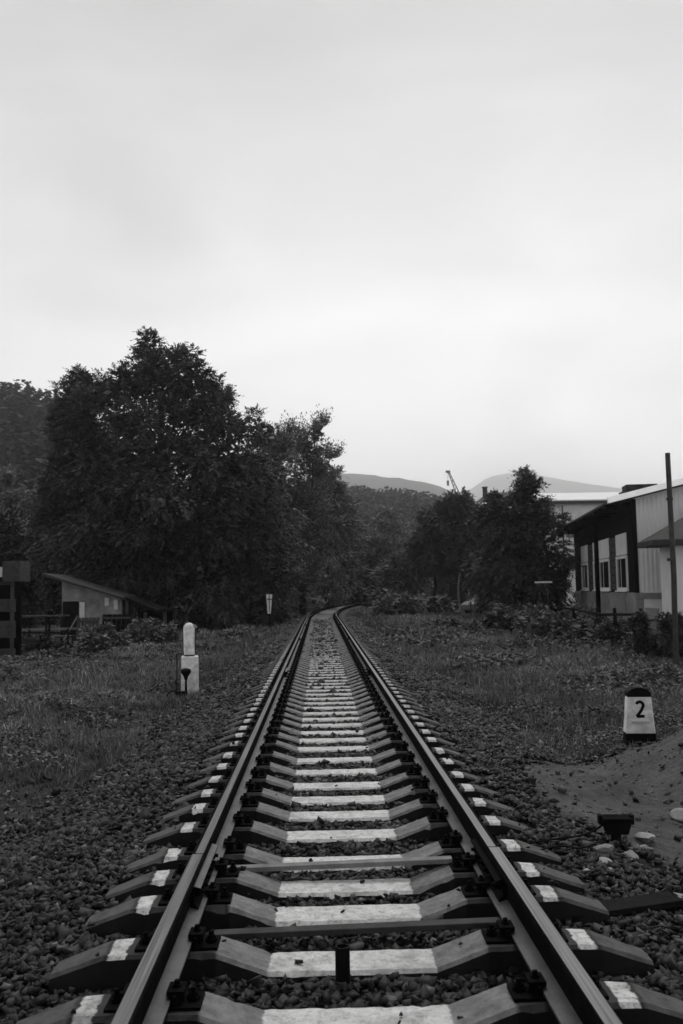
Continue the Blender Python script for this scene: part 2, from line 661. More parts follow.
hill('hill', prof([(150, 520), (260, 484), (330, 475), (350, 473), (375, 475), (400, 480), (425, 485), (445, 492), (480, 508), (560, 540), (640, 565)]), 2100, 800, 'low grey wooded hill behind the trees in the centre')
hill('hill', prof([(380, 560), (440, 520), (470, 489), (488, 477), (508, 473), (530, 474), (565, 480), (610, 487), (660, 492), (760, 496), (900, 500), (1050, 540)], 90), 4700, 900, 'pale mist covered hill above the buildings on the right')

# ------------------------------------------------------------------ track
SM = sleeper_material()
CLIPZ = -0.195

st = [(-1.35, -0.088, 0.17), (-1.11, -0.006, 0.20), (-1.00, 0, 0.22), (-0.63, 0, 0.23), (-0.605, -0.002, 0.235), (-0.375, -0.082, 0.245), (-0.12, -0.084, 0.245)]
st = st + [(-a, b, c) for a, b, c in reversed(st)]


def sleeper_mesh(seed=1):
    """cast beam with worn arrises: knocks and chips along the upper edges"""
    g = random.Random(seed)
    mb = MB()
    vs, fs = [], []
    xs_ = []
    for a, b_ in zip(st[:-1], st[1:]):
        k = max(1, int((b_[0] - a[0]) / 0.035))
        for q in range(k):
            f = q / k
            xs_.append((a[0] + (b_[0] - a[0]) * f, a[1] + (b_[1] - a[1]) * f, a[2] + (b_[2] - a[2]) * f))
    xs_.append(st[-1])
    c1 = c2 = 0.0
    for x, zt, w in xs_:
        hb = w / 2 + 0.035
        c1 = c1 * 0.4 + (g.uniform(0.008, 0.026) if g.random() < 0.10 else g.uniform(0, 0.003))
        c2 = c2 * 0.4 + (g.uniform(0.008, 0.020) if g.random() < 0.07 else g.uniform(0, 0.003))
        j_ = lambda m_=0.0015: g.uniform(-m_, m_)
        vs += [(x, -hb, -0.21), (x, -w / 2 - 0.008 + j_(), zt - 0.014 - c1 * 0.8), (x, -w / 2 + 0.006 + c1, zt + j_()), (x, w / 2 - 0.006 - c2, zt + j_()), (x, w / 2 + 0.008 + j_(), zt - 0.014 - c2 * 0.8), (x, hb, -0.21)]
    n = 6
    for i in range(len(xs_) - 1):
        for k in range(n):
            k2 = (k + 1) % n
            fs.append((i * n + k, i * n + k2, (i + 1) * n + k2, (i + 1) * n + k))
    fs.append(tuple(range(n)))
    fs.append(tuple((len(xs_) - 1) * n + k for k in reversed(range(n))))
    mb.add(vs, fs)
    return mb


def fast_mesh(cx):
    """ribbed base plate with two toe clips"""
    mb = MB()
    mb.box(cx - 0.185, cx + 0.185, -0.075, 0.075, -0.002, 0.012)
    for s in (-1, 1):
        mb.box(cx + s * 0.083 - 0.008, cx + s * 0.083 + 0.008, -0.07, 0.07, 0.012, 0.05)
        mb.box(cx + s * 0.085 - 0.034, cx + s * 0.085 + 0.034, -0.05, 0.05, 0.044, 0.062)
    return mb


def bolt_mesh(x, tall=0.13):
    mb = MB()
    mb.tube([(x, 0, 0.008), (x, 0, 0.028)], 0.026, 6)
    mb.tube([(x, 0, 0.03), (x, 0, tall - 0.018)], [0.021, 0.018], 6)
    mb.tube([(x, 0, tall - 0.03), (x, 0, tall)], 0.011, 6)
    return mb


def make_sleeper():
    e_ = empty('railway_sleeper', (TC, 0, CLIPZ), 'x', 'sleeper', 'concrete sleepers under the track')
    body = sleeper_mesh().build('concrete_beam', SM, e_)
    for c in (-0.79, 0.79):
        f = fast_mesh(c).build('rail_fastening', M['iron'], e_)
        for dx, t_ in ((-0.085, 0.088), (0.085, 0.088), (-0.15, 0.060), (0.15, 0.060)):
            bolt_mesh(c + dx, t_).build('bolt', M['iron'], f)
    return e_


def make_sleeper_far():
    e_ = empty('railway_sleeper', (TC, 0, CLIPZ), 'x', 'sleeper', 'concrete sleepers under the track')
    sleeper_mesh().build('concrete_beam', SM, e_)
    for c in (-0.79, 0.79):
        mb = fast_mesh(c)
        for dx in (-0.085, 0.085, -0.15, 0.15):
            mb.tube([(c + dx, 0, 0.012), (c + dx, 0, 0.075)], 0.02, 5)
        mb.build('rail_fastening', M['iron'], e_)
    return e_


ymeas = [1019, 959, 912, 885, 861, 834, 814.6, 799, 784.5, 771, 759, 748]
ys = [atz(330, v, CLIPZ - 0.082).y for v in ymeas]
near = [ys[0] - 0.585 * k for k in (4, 3, 2, 1)]
allY = near + ys
y = ys[-1]
JOINTS = [atz(208, 853.5, 0).y + 12.5 * k for k in range(-1, 12)]
while y < 118:
    nxt = y + 0.585
    for j in JOINTS:
        if y < j < nxt + 0.3:
            pass
    y = nxt
    allY.append(y)
ordn = ['first', 'second', 'third', 'fourth', 'fifth', 'sixth', 'seventh', 'eighth', 'ninth', 'tenth', 'eleventh', 'twelfth', 'thirteenth', 'fourteenth', 'fifteenth', 'sixteenth']
p_near, p_far = make_sleeper(), make_sleeper_far()
words = ordn + ['seventeenth', 'eighteenth', 'nineteenth', 'twentieth', 'twenty-first', 'twenty-second']
n2 = 0
used = set()
for i, yy in enumerate(allY):
    if yy < 16:
        o = p_near if 'n' not in used else copy_tree(p_near)
        used.add('n')
    else:
        o = p_far if 'f' not in used else copy_tree(p_far)
        used.add('f')
    if 1 < i < 22:
        bd = [c_ for c_ in o.children if c_.name.startswith('concrete_beam')][0]
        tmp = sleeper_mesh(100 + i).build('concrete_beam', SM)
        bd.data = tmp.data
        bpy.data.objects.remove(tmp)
    xx = float(xc(yy))
    slope = float((xc(yy + 0.1) - xc(yy - 0.1)) / 0.2)
    jz = random.uniform(-0.006, 0.0)
    o.location = (xx, yy, CLIPZ + jz)
    o.rotation_euler = (0, 0, -math.atan(slope) + (random.uniform(-0.012, 0.012) if yy < 50 else 0))
    if i == 3:
        lb = 'concrete sleeper at the very bottom edge with only its front part in view'
    elif i < 3:
        lb = 'concrete sleeper at the near end of the track, below the bottom edge'
    else:
        k = i - 4
        if k == 0:
            lb = 'large foreground concrete sleeper, white middle cut by the bottom edge'
        elif k == 1:
            lb = 'concrete sleeper with white middle right behind the black pipe stub'
        elif k == 2:
            lb = 'concrete sleeper with broad white middle between the two loose boards'
        elif k == 3:
            lb = 'nearer sleeper of the close pair at the rail joint, board behind it'
        elif k == 4:
            lb = 'farther sleeper of the close pair at the rail joint, board before it'
        elif k < 21 and yy < JOINTS[2]:
            lb = words[k - 5] + ' white-middled concrete sleeper beyond the close pair at the rail joint'
        elif yy > JOINTS[2] and yy < JOINTS[3] and n2 < 21:
            n2 += 1
            lb = words[n2 - 1] + ' sleeper beyond the second rail joint, small in the middle distance'
        elif k < 24:
            lb = words[k - 5] + ' concrete sleeper beyond the close pair, just before the second joint'
        elif yy < 52:
            lb = 'tiny faded sleeper on the straight beyond the third rail joint'
        else:
            lb = 'far faint sleeper lying in the curve of the track'
    o['label'] = lb
for o in (p_near, p_far):
    pass

# rails: profile (across, up) with the head top at z = 0
def head_profile(lo, hi):
    return [(-0.010, -0.045), (-0.036, -0.036), (-0.0365, -0.012), (-0.033, -0.004), (lo, 0.0), (hi, 0.0), (0.033, -0.004), (0.0365, -0.012), (0.036, -0.036), (0.010, -0.045)]


hp = [(-0.010, -0.045), (-0.036, -0.036), (-0.0365, -0.010), (-0.033, -0.003), (-0.022, 0.0), (0.022, 0.0), (0.033, -0.003), (0.0365, -0.010), (0.036, -0.036), (0.010, -0.045)]
wp = [(-0.009, -0.158), (-0.009, -0.046), (0.009, -0.046), (0.009, -0.158)]
fp = [(-0.075, -0.180), (-0.075, -0.169), (-0.010, -0.152), (0.010, -0.152), (0.075, -0.169), (0.075, -0.180)]


def sweep(profile, off, y0, y1, closed=True):
    n = max(2, int((y1 - y0) / (3 if y1 < 50 else 1.2)) + 1)
    V, F_ = [], []
    k = len(profile)
    for i in range(n):
        yy = y0 + (y1 - y0) * i / (n - 1)
        sl_ = float((xc(yy + 0.1) - xc(yy - 0.1)) / 0.2)
        a = math.atan(sl_)
        cxv = float(xc(yy))
        for (u, z) in profile:
            V.append((cxv + (off + u) * math.cos(a), yy - (off + u) * math.sin(a), z))
    for i in range(n - 1):
        for j in range(k):
            j2 = (j + 1) % k
            F_.append((i * k + j, i * k + j2, (i + 1) * k + j2, (i + 1) * k + j))
    F_.append(tuple(range(k)))
    F_.append(tuple((n - 1) * k + j for j in reversed(range(k))))
    return V, F_


def rail_obj(off, y0, y1, label):
    e_ = empty('steel_rail', (0, 0, 0), label, 'rail', 'steel rails of the single track')
    if y0 < 0:
        V, F_ = sweep(head_profile(-0.029, 0.027), off, y0, y1)
    else:
        g_ = 1 if off < 0 else -1
        V, F_ = sweep(head_profile(*sorted((-0.014 * g_, 0.029 * g_))), off, y0, y1)
    o = MB().add(V, F_).build('rail_head', M['steel_top'] if y0 < 50 else M['foot'], e_)
    me = o.data
    me.materials.append(M['rust'])
    for p in me.polygons:
        if p.normal.z < 0.993:
            p.material_index = 1
    V, F_ = sweep(wp, off, y0, y1)
    MB().add(V, F_).build('rail_web', M['rust'], e_)
    V, F_ = sweep(fp, off, y0, y1)
    MB().add(V, F_).build('rail_foot', M['foot'], e_)
    return e_


for off, side in ((-0.797, 'left'), (0.797, 'right')):
    js = [-4.0] + [j for j in JOINTS if j > 0] + [125.0]
    js = [j for j in js if j < 120] + [125.0] if js[-2] > 120 else js
    for k in range(len(js) - 1):
        y0, y1 = js[k] + 0.006, js[k + 1] - 0.006
        if y0 > 119:
            continue
        pos = ['foreground piece of the %s rail up to the first joint', 'second length of the %s rail, beyond the close pair of sleepers', 'third length of the %s rail, in the middle distance'][k] if k < 3 else None
        if pos:
            lb = pos % side
        else:
            lb = ('thin distant length of the %s rail near the curve' if y0 < 60 else 'rusty far length of the %s rail inside the curve') % side
        r = rail_obj(off, y0, y1, lb)
        if k >= 1:
            continue
    # joint bars, one pair per joint, each bolted to both rails
    for k, j in enumerate([j for j in JOINTS if 0 < j < 60]):
        jb = empty('joint_bar', (float(xc(j)) + off, j, 0), '', 'joint bar', 'bolted joint bars on the rails')
        jb['label'] = [('bolted joint bar pair on the %s rail in the foreground' % side), ('second bolted joint bar pair along the %s rail' % side)][k] if k < 2 else 'small dark joint bar pair far along the %s rail' % side
        for s in (-1, 1):
            mb = MB()
            poly = [(s * 0.0095, -0.048), (s * 0.050, -0.058), (s * 0.064, -0.064), (s * 0.062, -0.074), (s * 0.030, -0.088), (s * 0.030, -0.130), (s * 0.052, -0.156), (s * 0.052, -0.164), (s * 0.0095, -0.150)]
            mb.prism(poly, -0.40, 0.40)
            b = mb.build('splice_plate', M['iron'], jb)
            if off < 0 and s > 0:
                MB().prism([(0.024, -0.0512), (0.064, -0.0632), (0.064, -0.0600), (0.024, -0.0480)], -0.40, 0.40).build('lit_edge', M['foot'], b)  # paler steel strip paints in the lit top of this one plate
            if j < 20:
                for t_ in (-0.33, -0.2, -0.07, 0.07, 0.2, 0.33):
                    bb = MB()
                    bb.tube([(s * 0.030, t_, -0.10), (s * 0.056, t_, -0.10)], 0.020, 6)
                    bb.tube([(s * 0.056, t_, -0.10), (s * 0.072, t_, -0.10)], 0.010, 6)
                    bb.build('bolt', M['iron'], b)


# ------------------------------------------------------------------ ballast stones
def ico():
    t = (1 + 5 ** 0.5) / 2
    v = np.array([(-1, t, 0), (1, t, 0), (-1, -t, 0), (1, -t, 0), (0, -1, t), (0, 1, t), (0, -1, -t), (0, 1, -t), (t, 0, -1), (t, 0, 1), (-t, 0, -1), (-t, 0, 1)], float)
    v /= np.linalg.norm(v[0])
    f = np.array([(0, 11, 5), (0, 5, 1), (0, 1, 7), (0, 7, 10), (0, 10, 11), (1, 5, 9), (5, 11, 4), (11, 10, 2), (10, 7, 6), (7, 1, 8), (3, 9, 4), (3, 4, 2), (3, 2, 6), (3, 6, 8), (3, 8, 9), (4, 9, 5), (2, 4, 11), (6, 2, 10), (8, 6, 7), (9, 8, 1)])
    return v, f


IV, IF = ico()


def rand_rot(n):
    q = rng.normal(size=(n, 4))
    q /= np.linalg.norm(q, axis=1)[:, None]
    w, x, y, z = q.T
    return np.stack([np.stack([1 - 2 * (y * y + z * z), 2 * (x * y - z * w), 2 * (x * z + y * w)], -1),
                     np.stack([2 * (x * y + z * w), 1 - 2 * (x * x + z * z), 2 * (y * z - x * w)], -1),
                     np.stack([2 * (x * z - y * w), 2 * (y * z + x * w), 1 - 2 * (x * x + y * y)], -1)], 1)


CV = np.array([(-1, -1, -1), (1, -1, -1), (1, 1, -1), (-1, 1, -1), (-1, -1, 1), (1, -1, 1), (1, 1, 1), (-1, 1, 1)], float) * 0.72
CF_ = np.array([(0, 3, 2), (0, 2, 1), (4, 5, 6), (4, 6, 7), (0, 1, 5), (0, 5, 4), (1, 2, 6), (1, 6, 5), (2, 3, 7), (2, 7, 6), (3, 0, 4), (3, 4, 7)])


def stones_mesh(P, S, tone):
    """angular crushed stone: skewed blocks with pulled-in corners"""
    n = len(P)
    V = CV[None] * (1 + rng.uniform(-0.55, 0.20, size=(n, 8, 1))) + rng.uniform(-0.22, 0.22, size=(n, 8, 3))
    V = V * (rng.uniform(0.6, 1.35, size=(n, 1, 3)) * np.array([1.35, 1.0, 0.62])) * S[:, None, None]
    V = np.einsum('nij,nkj->nki', rand_rot(n), V)
    V[:, :, 2] *= 0.8
    V += P[:, None, :]
    F_ = CF_[None] + (np.arange(n) * 8)[:, None, None]
    return V.reshape(-1, 3), F_.reshape(-1, 3), np.repeat(tone, 8)


SY = np.array(allY)


def in_sleeper(x, y):
    d = np.min(np.abs(y[:, None] - SY[None]), axis=1) if len(x) < 400000 else None
    return (d < 0.135) & (np.abs(x - xc(y)) < 1.34)


def scatter(x0, x1, y0, y1, n):
    return rng.uniform(x0, x1, n), rng.uniform(y0, y1, n)


sets = []
for (ya, yb, dens, sz) in ((1.8, 7, 2300, 0.029), (7, 13, 1400, 0.034), (13, 24, 620, 0.045), (24, 55, 200, 0.065)):
    area = 7.4 * (yb - ya)
    n = int(area * dens)
    x, y_ = scatter(-3.7, 3.9, ya, yb, n)
    x = x - TC + xc(y_)
    keep = rng.random(n) > grass_mask(x, y_) * 0.97
    keep &= rng.random(n) > dirt_mask(x, y_) * 0.995
    ins = in_sleeper(x, y_)
    keep &= ~ins | (rng.random(n) < 0.005)
    keep &= ~((np.abs(x - 2.03) < 0.07) & (y_ > 5.98) & (y_ < 6.3))
    keep &= np.abs(x - 0.023 * y_) < 0.40 * y_ + 1.4
    x, y_, ins = x[keep], y_[keep], ins[keep]
    s = sz * rng.uniform(0.45, 1.25, len(x)) * np.where(rng.random(len(x)) < 0.08, 1.4, 1)
    s = np.where(ins, s * 0.55, s)
    a_ = np.abs(x - xc(y_))
    ztop = CLIPZ - 0.083 * (1 - sstep(0.38, 0.60, a_)) - 0.085 * sstep(1.1, 1.35, a_)
    z = np.where(ins, ztop + s * 0.35, gh(x, y_) + rng.uniform(-0.01, 0.030, len(x)))
    tone = rng.lognormal(-0.35, 0.95, len(x)).clip(0.1, 7.0)
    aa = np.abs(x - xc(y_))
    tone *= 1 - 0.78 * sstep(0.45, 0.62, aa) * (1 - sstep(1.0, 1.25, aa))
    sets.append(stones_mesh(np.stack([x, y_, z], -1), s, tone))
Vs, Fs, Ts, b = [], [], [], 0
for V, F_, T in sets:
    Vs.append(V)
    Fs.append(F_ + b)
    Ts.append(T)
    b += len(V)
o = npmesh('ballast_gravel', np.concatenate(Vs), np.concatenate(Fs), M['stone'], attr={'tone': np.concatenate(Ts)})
tag(o, 'dark crushed stone ballast between and beside the sleepers', 'gravel', kind='stuff')

# small crumbs on the dirt
x, y_ = scatter(1.8, 6.5, 4.0, 13, 14000)
k = rng.random(14000) < dirt_mask(x, y_) * 0.5
x, y_ = x[k], y_[k]
V, F_, T = stones_mesh(np.stack([x, y_, gh(x, y_)], -1), 0.005 + 0.02 * rng.random(len(x)) ** 3, rng.uniform(1.0, 6, len(x)))
tag(npmesh('dirt_crumbs', V, F_, M['stone'], attr={'tone': T}), 'small pebbles scattered over the bare dirt mound', 'pebbles', kind='stuff')


# ------------------------------------------------------------------ grass and weeds
def blades(P, Lh, Wd, tone, lean=0.5):
    n = len(P)
    a = rng.uniform(0, 2 * np.pi, n)
    la = rng.uniform(0.1, lean, n) * Lh
    dx, dy = np.cos(a), np.sin(a)
    b_ = rng.uniform(0, 2 * np.pi, n)
    wx, wy = np.cos(b_) * Wd / 2, np.sin(b_) * Wd / 2
    z0 = np.zeros(n)
    base = P
    mid = P + np.stack([dx * la * 0.35, dy * la * 0.35, Lh * 0.55], -1)
    tip = P + np.stack([dx * la, dy * la, Lh * rng.uniform(0.75, 1.0, n)], -1)
    wv = np.stack([wx, wy, z0], -1)
    V = np.stack([base - wv, base + wv, mid - wv * 0.8, mid + wv * 0.8, tip], 1)
    i = (np.arange(n) * 5)[:, None]
    F_ = np.concatenate([i + np.array([[0, 1, 3]]), i + np.array([[0, 3, 2]]), i + np.array([[2, 3, 4]])], 0)
    return V.reshape(-1, 3), F_, np.repeat(tone, 5)


def view_ok(x, y, m=1.5):
    return (np.abs(x - 0.023 * y) < 0.375 * y + m) & (y > 1.5)


gp = []
for (x0, x1, ya, yb, n, lh, wd) in ((-9, 8, 3, 10, 150000, 0.075, 0.006), (-11, 12, 10, 20, 240000, 0.10, 0.010), (-16, 16, 20, 38, 230000, 0.14, 0.018), (-20, 28, 38, 75, 100000, 0.20, 0.04), (-20, 45, 75, 130, 18000, 0.30, 0.10)):
    x, y_ = scatter(x0, x1, ya, yb, n)
    # gather into tufts
    x = x + 0.12 * vnoise(x * 7, y_ * 7, 1, 31)
    dens = grass_mask(x, y_) * (0.85 + 0.35 * vnoise(x, y_, 0.9, 32) + 0.2 * vnoise(x, y_, 0.25, 33))
    dens = np.maximum(dens, 0.012 * (np.abs(x - xc(y_)) > 1.5) * (y_ > 12))
    k = (rng.random(n) < dens) & view_ok(x, y_)
    x, y_ = x[k], y_[k]
    hgt = lh * rng.uniform(0.35, 1.25, len(x)) * (1 + 0.55 * vnoise(x, y_, 1.3, 34) + 0.45 * vnoise(x, y_, 0.33, 36))
    tone = rng.lognormal(0.0, 0.45, len(x)).clip(0.3, 3) * (1 + 0.35 * vnoise(x, y_, 2.2, 35) + 0.25 * vnoise(x, y_, 0.45, 37))
    tone *= 1 + 0.5 * sstep(0.5, 3.0, np.abs(x - xc(y_)) - 2.5) * (1 - sstep(7, 9, np.abs(x - xc(y_))))
    P = np.stack([x, y_, gh(x, y_) - 0.01], -1)
    gp.append(blades(P, hgt, wd * rng.uniform(0.6, 1.3, len(x)), tone, 0.9))
x, y_ = scatter(-13, 14, 9, 34, 60000)
k = (rng.random(60000) < grass_mask(x, y_) * sstep(0.35, 0.75, vnoise(x, y_, 1.1, 61)) * (0.5 + 0.5 * vnoise(x, y_, 0.3, 62))) & view_ok(x, y_) & ~((np.abs(x - 3.9) < 0.8) & (y_ > 9) & (y_ < 12))
x, y_ = x[k], y_[k]
gp.append(blades(np.stack([x, y_, gh(x, y_)], -1), rng.uniform(0.18, 0.42, len(x)), 0.0009 * y_, rng.uniform(0.7, 2.0, len(x)), 0.7))
Vs, Fs, Ts, b = [], [], [], 0
for V, F_, T in gp:
    Vs.append(V)
    Fs.append(F_ + b)
    Ts.append(T)
    b += len(V)
o = npmesh('grass', np.concatenate(Vs), np.concatenate(Fs), M['grass'], attr={'tone': np.concatenate(Ts)})
tag(o, 'rough grass on both sides of the track', 'grass', kind='stuff')


def leafquads(P, S, droop=0.3, up=0.5, elong=1.8, dirv=None):
    """P centres, S sizes: rhombic leaves"""
    n = len(P)
    if dirv is None:
        a = rng.uniform(0, 2 * np.pi, n)
        dirv = np.stack([np.cos(a), np.sin(a), rng.normal(-droop, 0.4, n)], -1)
    dirv = dirv / np.linalg.norm(dirv, axis=1)[:, None]
    nrm = rng.normal(size=(n, 3)) * 0.7 + np.array([0, 0, up * 2])
    side = np.cross(dirv, nrm)
    side /= np.linalg.norm(side, axis=1)[:, None] + 1e-9
    Ls = S[:, None] * elong / 2
    Wv = side * S[:, None] / 2
    a0 = P - dirv * Ls
    a1 = P + dirv * Ls
    mid = P - dirv * Ls * 0.1
    V = np.stack([a0, mid + Wv, a1, mid - Wv], 1)
    F_ = np.arange(n * 4).reshape(n, 4)
    return V.reshape(-1, 3), F_


def weed_patch(cx, cy, rx, ry, n, h, size):
    x = rng.normal(cx, rx * 0.55, n)
    y_ = rng.normal(cy, ry * 0.55, n)
    k = view_ok(x, y_, 3) & (np.abs(x - xc(y_)) > 2.2)
    x, y_ = x[k], y_[k]
    r = np.exp(-(((x - cx) / rx) ** 2 + ((y_ - cy) / ry) ** 2))
    hh = h * (0.25 + 0.75 * r) * (0.6 + 0.6 * vnoise(x, y_, 0.8, 41))
    z = gh(x, y_) + hh * rng.uniform(0.1, 1.0, len(x)) ** 0.6
    P = np.stack([x, y_, z], -1)
    S = size * 0.72 * rng.uniform(0.5, 1.3, len(x))
    V, F_ = leafquads(P, S, 0.2, 0.5, 1.9)
    T = np.repeat(rng.uniform(0.5, 1.6, len(x)) * rng.uniform(0.6, 1.4), 4)
    return V, F_, T


hums = []
for i in range(420):
    yy_ = 8 + 34 * random.random() ** 1.3
    sd_ = random.choice((-1, 1))
    xx_ = float(xc(yy_)) + sd_ * random.uniform(3.3, 3.3 + 0.34 * yy_)
    if float(dirt_mask(np.array([xx_]), np.array([yy_]))[0]) > 0.1 or (abs(xx_ - 3.9) < 0.7 and 9 < yy_ < 12):
        continue
    q_ = random.uniform(0.25, 0.75)
    hums.append((xx_, yy_, q_, q_ * 0.8, int(260 * q_ * 1.6), random.uniform(0.08, 0.26), 0.018 + 0.0022 * yy_))
weeds = [weed_patch(*a) for a in tuple(hums) + (
    (7.0, 19.0, 2.2, 1.6, 3800, 0.30, 0.085), (8.8, 20.5, 1.8, 1.8, 3500, 0.36, 0.09),
    (5.2, 26, 1.6, 2, 1800, 0.35, 0.10), (3.8, 36, 1.5, 3, 1800, 0.45, 0.14), (5.6, 44, 2.0, 3, 2500, 0.6, 0.17),
    (7.5, 31, 1.6, 3, 2500, 0.5, 0.12), (-7.4, 23, 1.0, 2.0, 1800, 0.35, 0.07), (-9.5, 27, 1.8, 2.5, 3000, 0.6, 0.09),
    (-5.9, 17, 0.5, 0.9, 500, 0.22, 0.05), (-5.2, 13, 0.4, 0.6, 400, 0.14, 0.04),
    (-8.2, 31, 1.6, 1.6, 2200, 0.35, 0.10), (-3.6, 45, 1.0, 8, 1500, 0.5, 0.15), (-3.4, 15, 0.5, 1.0, 500, 0.2, 0.05),
    (3.6, 12.8, 0.6, 1.2, 700, 0.16, 0.045), (4.5, 15, 1.2, 1.5, 1200, 0.2, 0.055), (-3.2, 7.6, 0.5, 0.9, 500, 0.10, 0.03))]
Vs, Fs, Ts, b = [], [], [], 0
for V, F_, T in weeds:
    Vs.append(V)
    Fs.append(F_ + b)
    Ts.append(T)
    b += len(V)
o = npmesh('weeds', np.concatenate(Vs), np.concatenate(Fs), M['weed'], attr={'tone': np.concatenate(Ts)})
tag(o, 'low broad-leaved weeds growing in the grass', 'weeds', kind='stuff')


# ------------------------------------------------------------------ trees
def crown_mesh(lobes, nsub, nspray, leaf, spray_len, seed, nl=9, core=2500, sub_r=(0.16, 0.30), droop=0.5):
    """lobes: list of (cx,cy,cz,rx,ry,rz) in local metres. Leaf sprays on many small clumps over the lobes."""
    g = np.random.default_rng(seed)
    lob = np.array(lobes, float)
    wts = lob[:, 3] * lob[:, 5]
    wts = wts / wts.sum()
    C, CRs = [], []
    for i in range(nsub):
        L_ = lob[g.choice(len(lob), p=wts)]
        d = g.normal(size=3)
        d /= np.linalg.norm(d)
        r = g.uniform(0.55, 1.02)
        c = L_[:3] + d * L_[3:6] * r
        C.append(c)
        CRs.append(g.uniform(*sub_r) * min(L_[3], L_[5]))
    C = np.array(C)
    CRs = np.array(CRs)
    ctr = lob[:, :3].mean(0)
    si = g.integers(0, nsub, nspray)
    d = g.normal(size=(nspray, 3))
    d /= np.linalg.norm(d, axis=1)[:, None]
    d[:, 2] = d[:, 2] * 0.8 + 0.15
    P0 = C[si] + d * CRs[si][:, None] * g.uniform(0.5, 1.05, (nspray, 1))
    od = C[si] - ctr
    od /= np.linalg.norm(od, axis=1)[:, None] + 1e-9
    dirv = d * 0.7 + od * 0.5 + g.normal(size=(nspray, 3)) * 0.3
    dirv[:, 2] -= droop * 0.5
    dirv /= np.linalg.norm(dirv, axis=1)[:, None]
    Ls = spray_len * g.uniform(0.5, 1.3, nspray)
    clt = g.uniform(0.55, 1.75, nsub)
    tone_s = g.uniform(0.7, 1.35, nspray) * clt[si]
    sd_ = np.cross(dirv, np.array([0, 0, 1.0]) + g.normal(size=(nspray, 3)) * 0.35)
    sd_ /= np.linalg.norm(sd_, axis=1)[:, None] + 1e-9
    PP, DD, TT = [], [], []
    for j in range(nl):
        t = (j // 2 + 0.5) / ((nl + 1) / 2)
        sgn = 1 if j % 2 else -1
        if j == nl - 1:
            sgn = 0
            t = 1.0
        pos = P0 + dirv * (Ls * t)[:, None]
        pos[:, 2] -= droop * Ls * t * t * 0.6
        ld = sd_ * sgn * 0.9 + dirv * 0.6
        ld[:, 2] -= droop * 0.35
        PP.append(pos + ld * leaf * 0.7)
        DD.append(ld)
        TT.append(tone_s)
    P = np.concatenate(PP)
    D = np.concatenate(DD)
    T = np.concatenate(TT)
    S = leaf * g.uniform(0.6, 1.15, len(P))
    V, F_ = leafquads(P, S, 0.3, 0.8, 2.3, D)
    T = np.repeat(T * g.uniform(0.85, 1.15, len(P)), 4)
    if core:
        L_ = lob[g.choice(len(lob), core, p=wts)]
        d = g.normal(size=(core, 3))
        d /= np.linalg.norm(d, axis=1)[:, None]
        Pc = L_[:, :3] + d * L_[:, 3:6] * (g.random((core, 1)) ** 0.5) * 0.80
        V2, F2 = leafquads(Pc, leaf * 3.2 * g.uniform(0.6, 1.2, core), 0.3, 0.3, 1.4)
        F_ = np.concatenate([F_, F2 + len(V)])
        V = np.concatenate([V, V2])
        T = np.concatenate([T, np.repeat(g.uniform(0.7, 1.1, core), 4)])
    return V, F_, T, C


def limbs(mb, base, C, r0, top, seed, nb=10):
    g = random.Random(seed)
    pts = [Vector(base)]
    tp = Vector(top)
    n = 6
    for i in range(1, n + 1):
        f = i / n
        p = Vector(base).lerp(tp, f) + Vector((g.uniform(-.15, .15), g.uniform(-.15, .15), 0)) * (1 if i < n else 0)
        pts.append(p)
    mb.tube(pts, [r0 * (1.25 if i == 0 else 1 - 0.85 * i / n) for i in range(n + 1)], 9)
    for k in range(nb):
        c = Vector(C[g.randrange(len(C))])
        f = max(0.12, min(0.85, (c.z - base[2]) / max(0.1, tp.z - base[2]) - g.uniform(0.15, 0.35)))
        s = Vector(base).lerp(tp, f)
        m_ = s.lerp(c, 0.5) + Vector((0, 0, 0.12 * (c - s).length))
        rr = r0 * (1 - 0.85 * f) * 0.5
        mb.tube([s, m_, c], [rr, rr * 0.6, rr * 0.18], 6)


def tree(name, label, base, lobes_px, Y, leafm, leaf, spray, nsub, nspray, seed, r0, top_px, group='trees beside the track', nl=9, core=2500, droop=0.5, depth=1.0, sub_r=(0.16, 0.30), nb=12, trunks=None):
    """lobes_px: (px, py, rx_px, ry_px) at distance Y turned into metres once, then a solid crown of equal depth"""
    bx, by = base
    bz = g1(bx, by)
    e_ = empty(name, (bx, by, bz), label, 'tree', group)
    lob = []
    for l in lobes_px:
        px, py, rx, ry = l[:4]
        dy = l[4] if len(l) > 4 else 0.0
        c = at(px, py, Y)
        s = Y / FPX
        lob.append((c.x - bx, dy, c.z - bz, rx * s, rx * s * depth, ry * s))
    V, F_, T, C = crown_mesh(lob, nsub, nspray, leaf, spray, seed, nl, core, sub_r, droop)
    npmesh('crown', V, F_, leafm, e_, attr={'tone': T})
    t = at(top_px[0], top_px[1], Y)
    mb = MB()
    limbs(mb, (0, 0, -0.2), C, r0, (t.x - bx, 0, t.z - bz), seed, nb)
    for q in (trunks or []):
        mb.tube([(q[0], q[1], -0.2), (q[0] * 0.8, q[1], 2.0), (q[2], q[3], q[4])], [q[5], q[5] * 0.8, q[5] * 0.4], 8)
    mb.build('trunk', M['bark'], e_)
    return e_


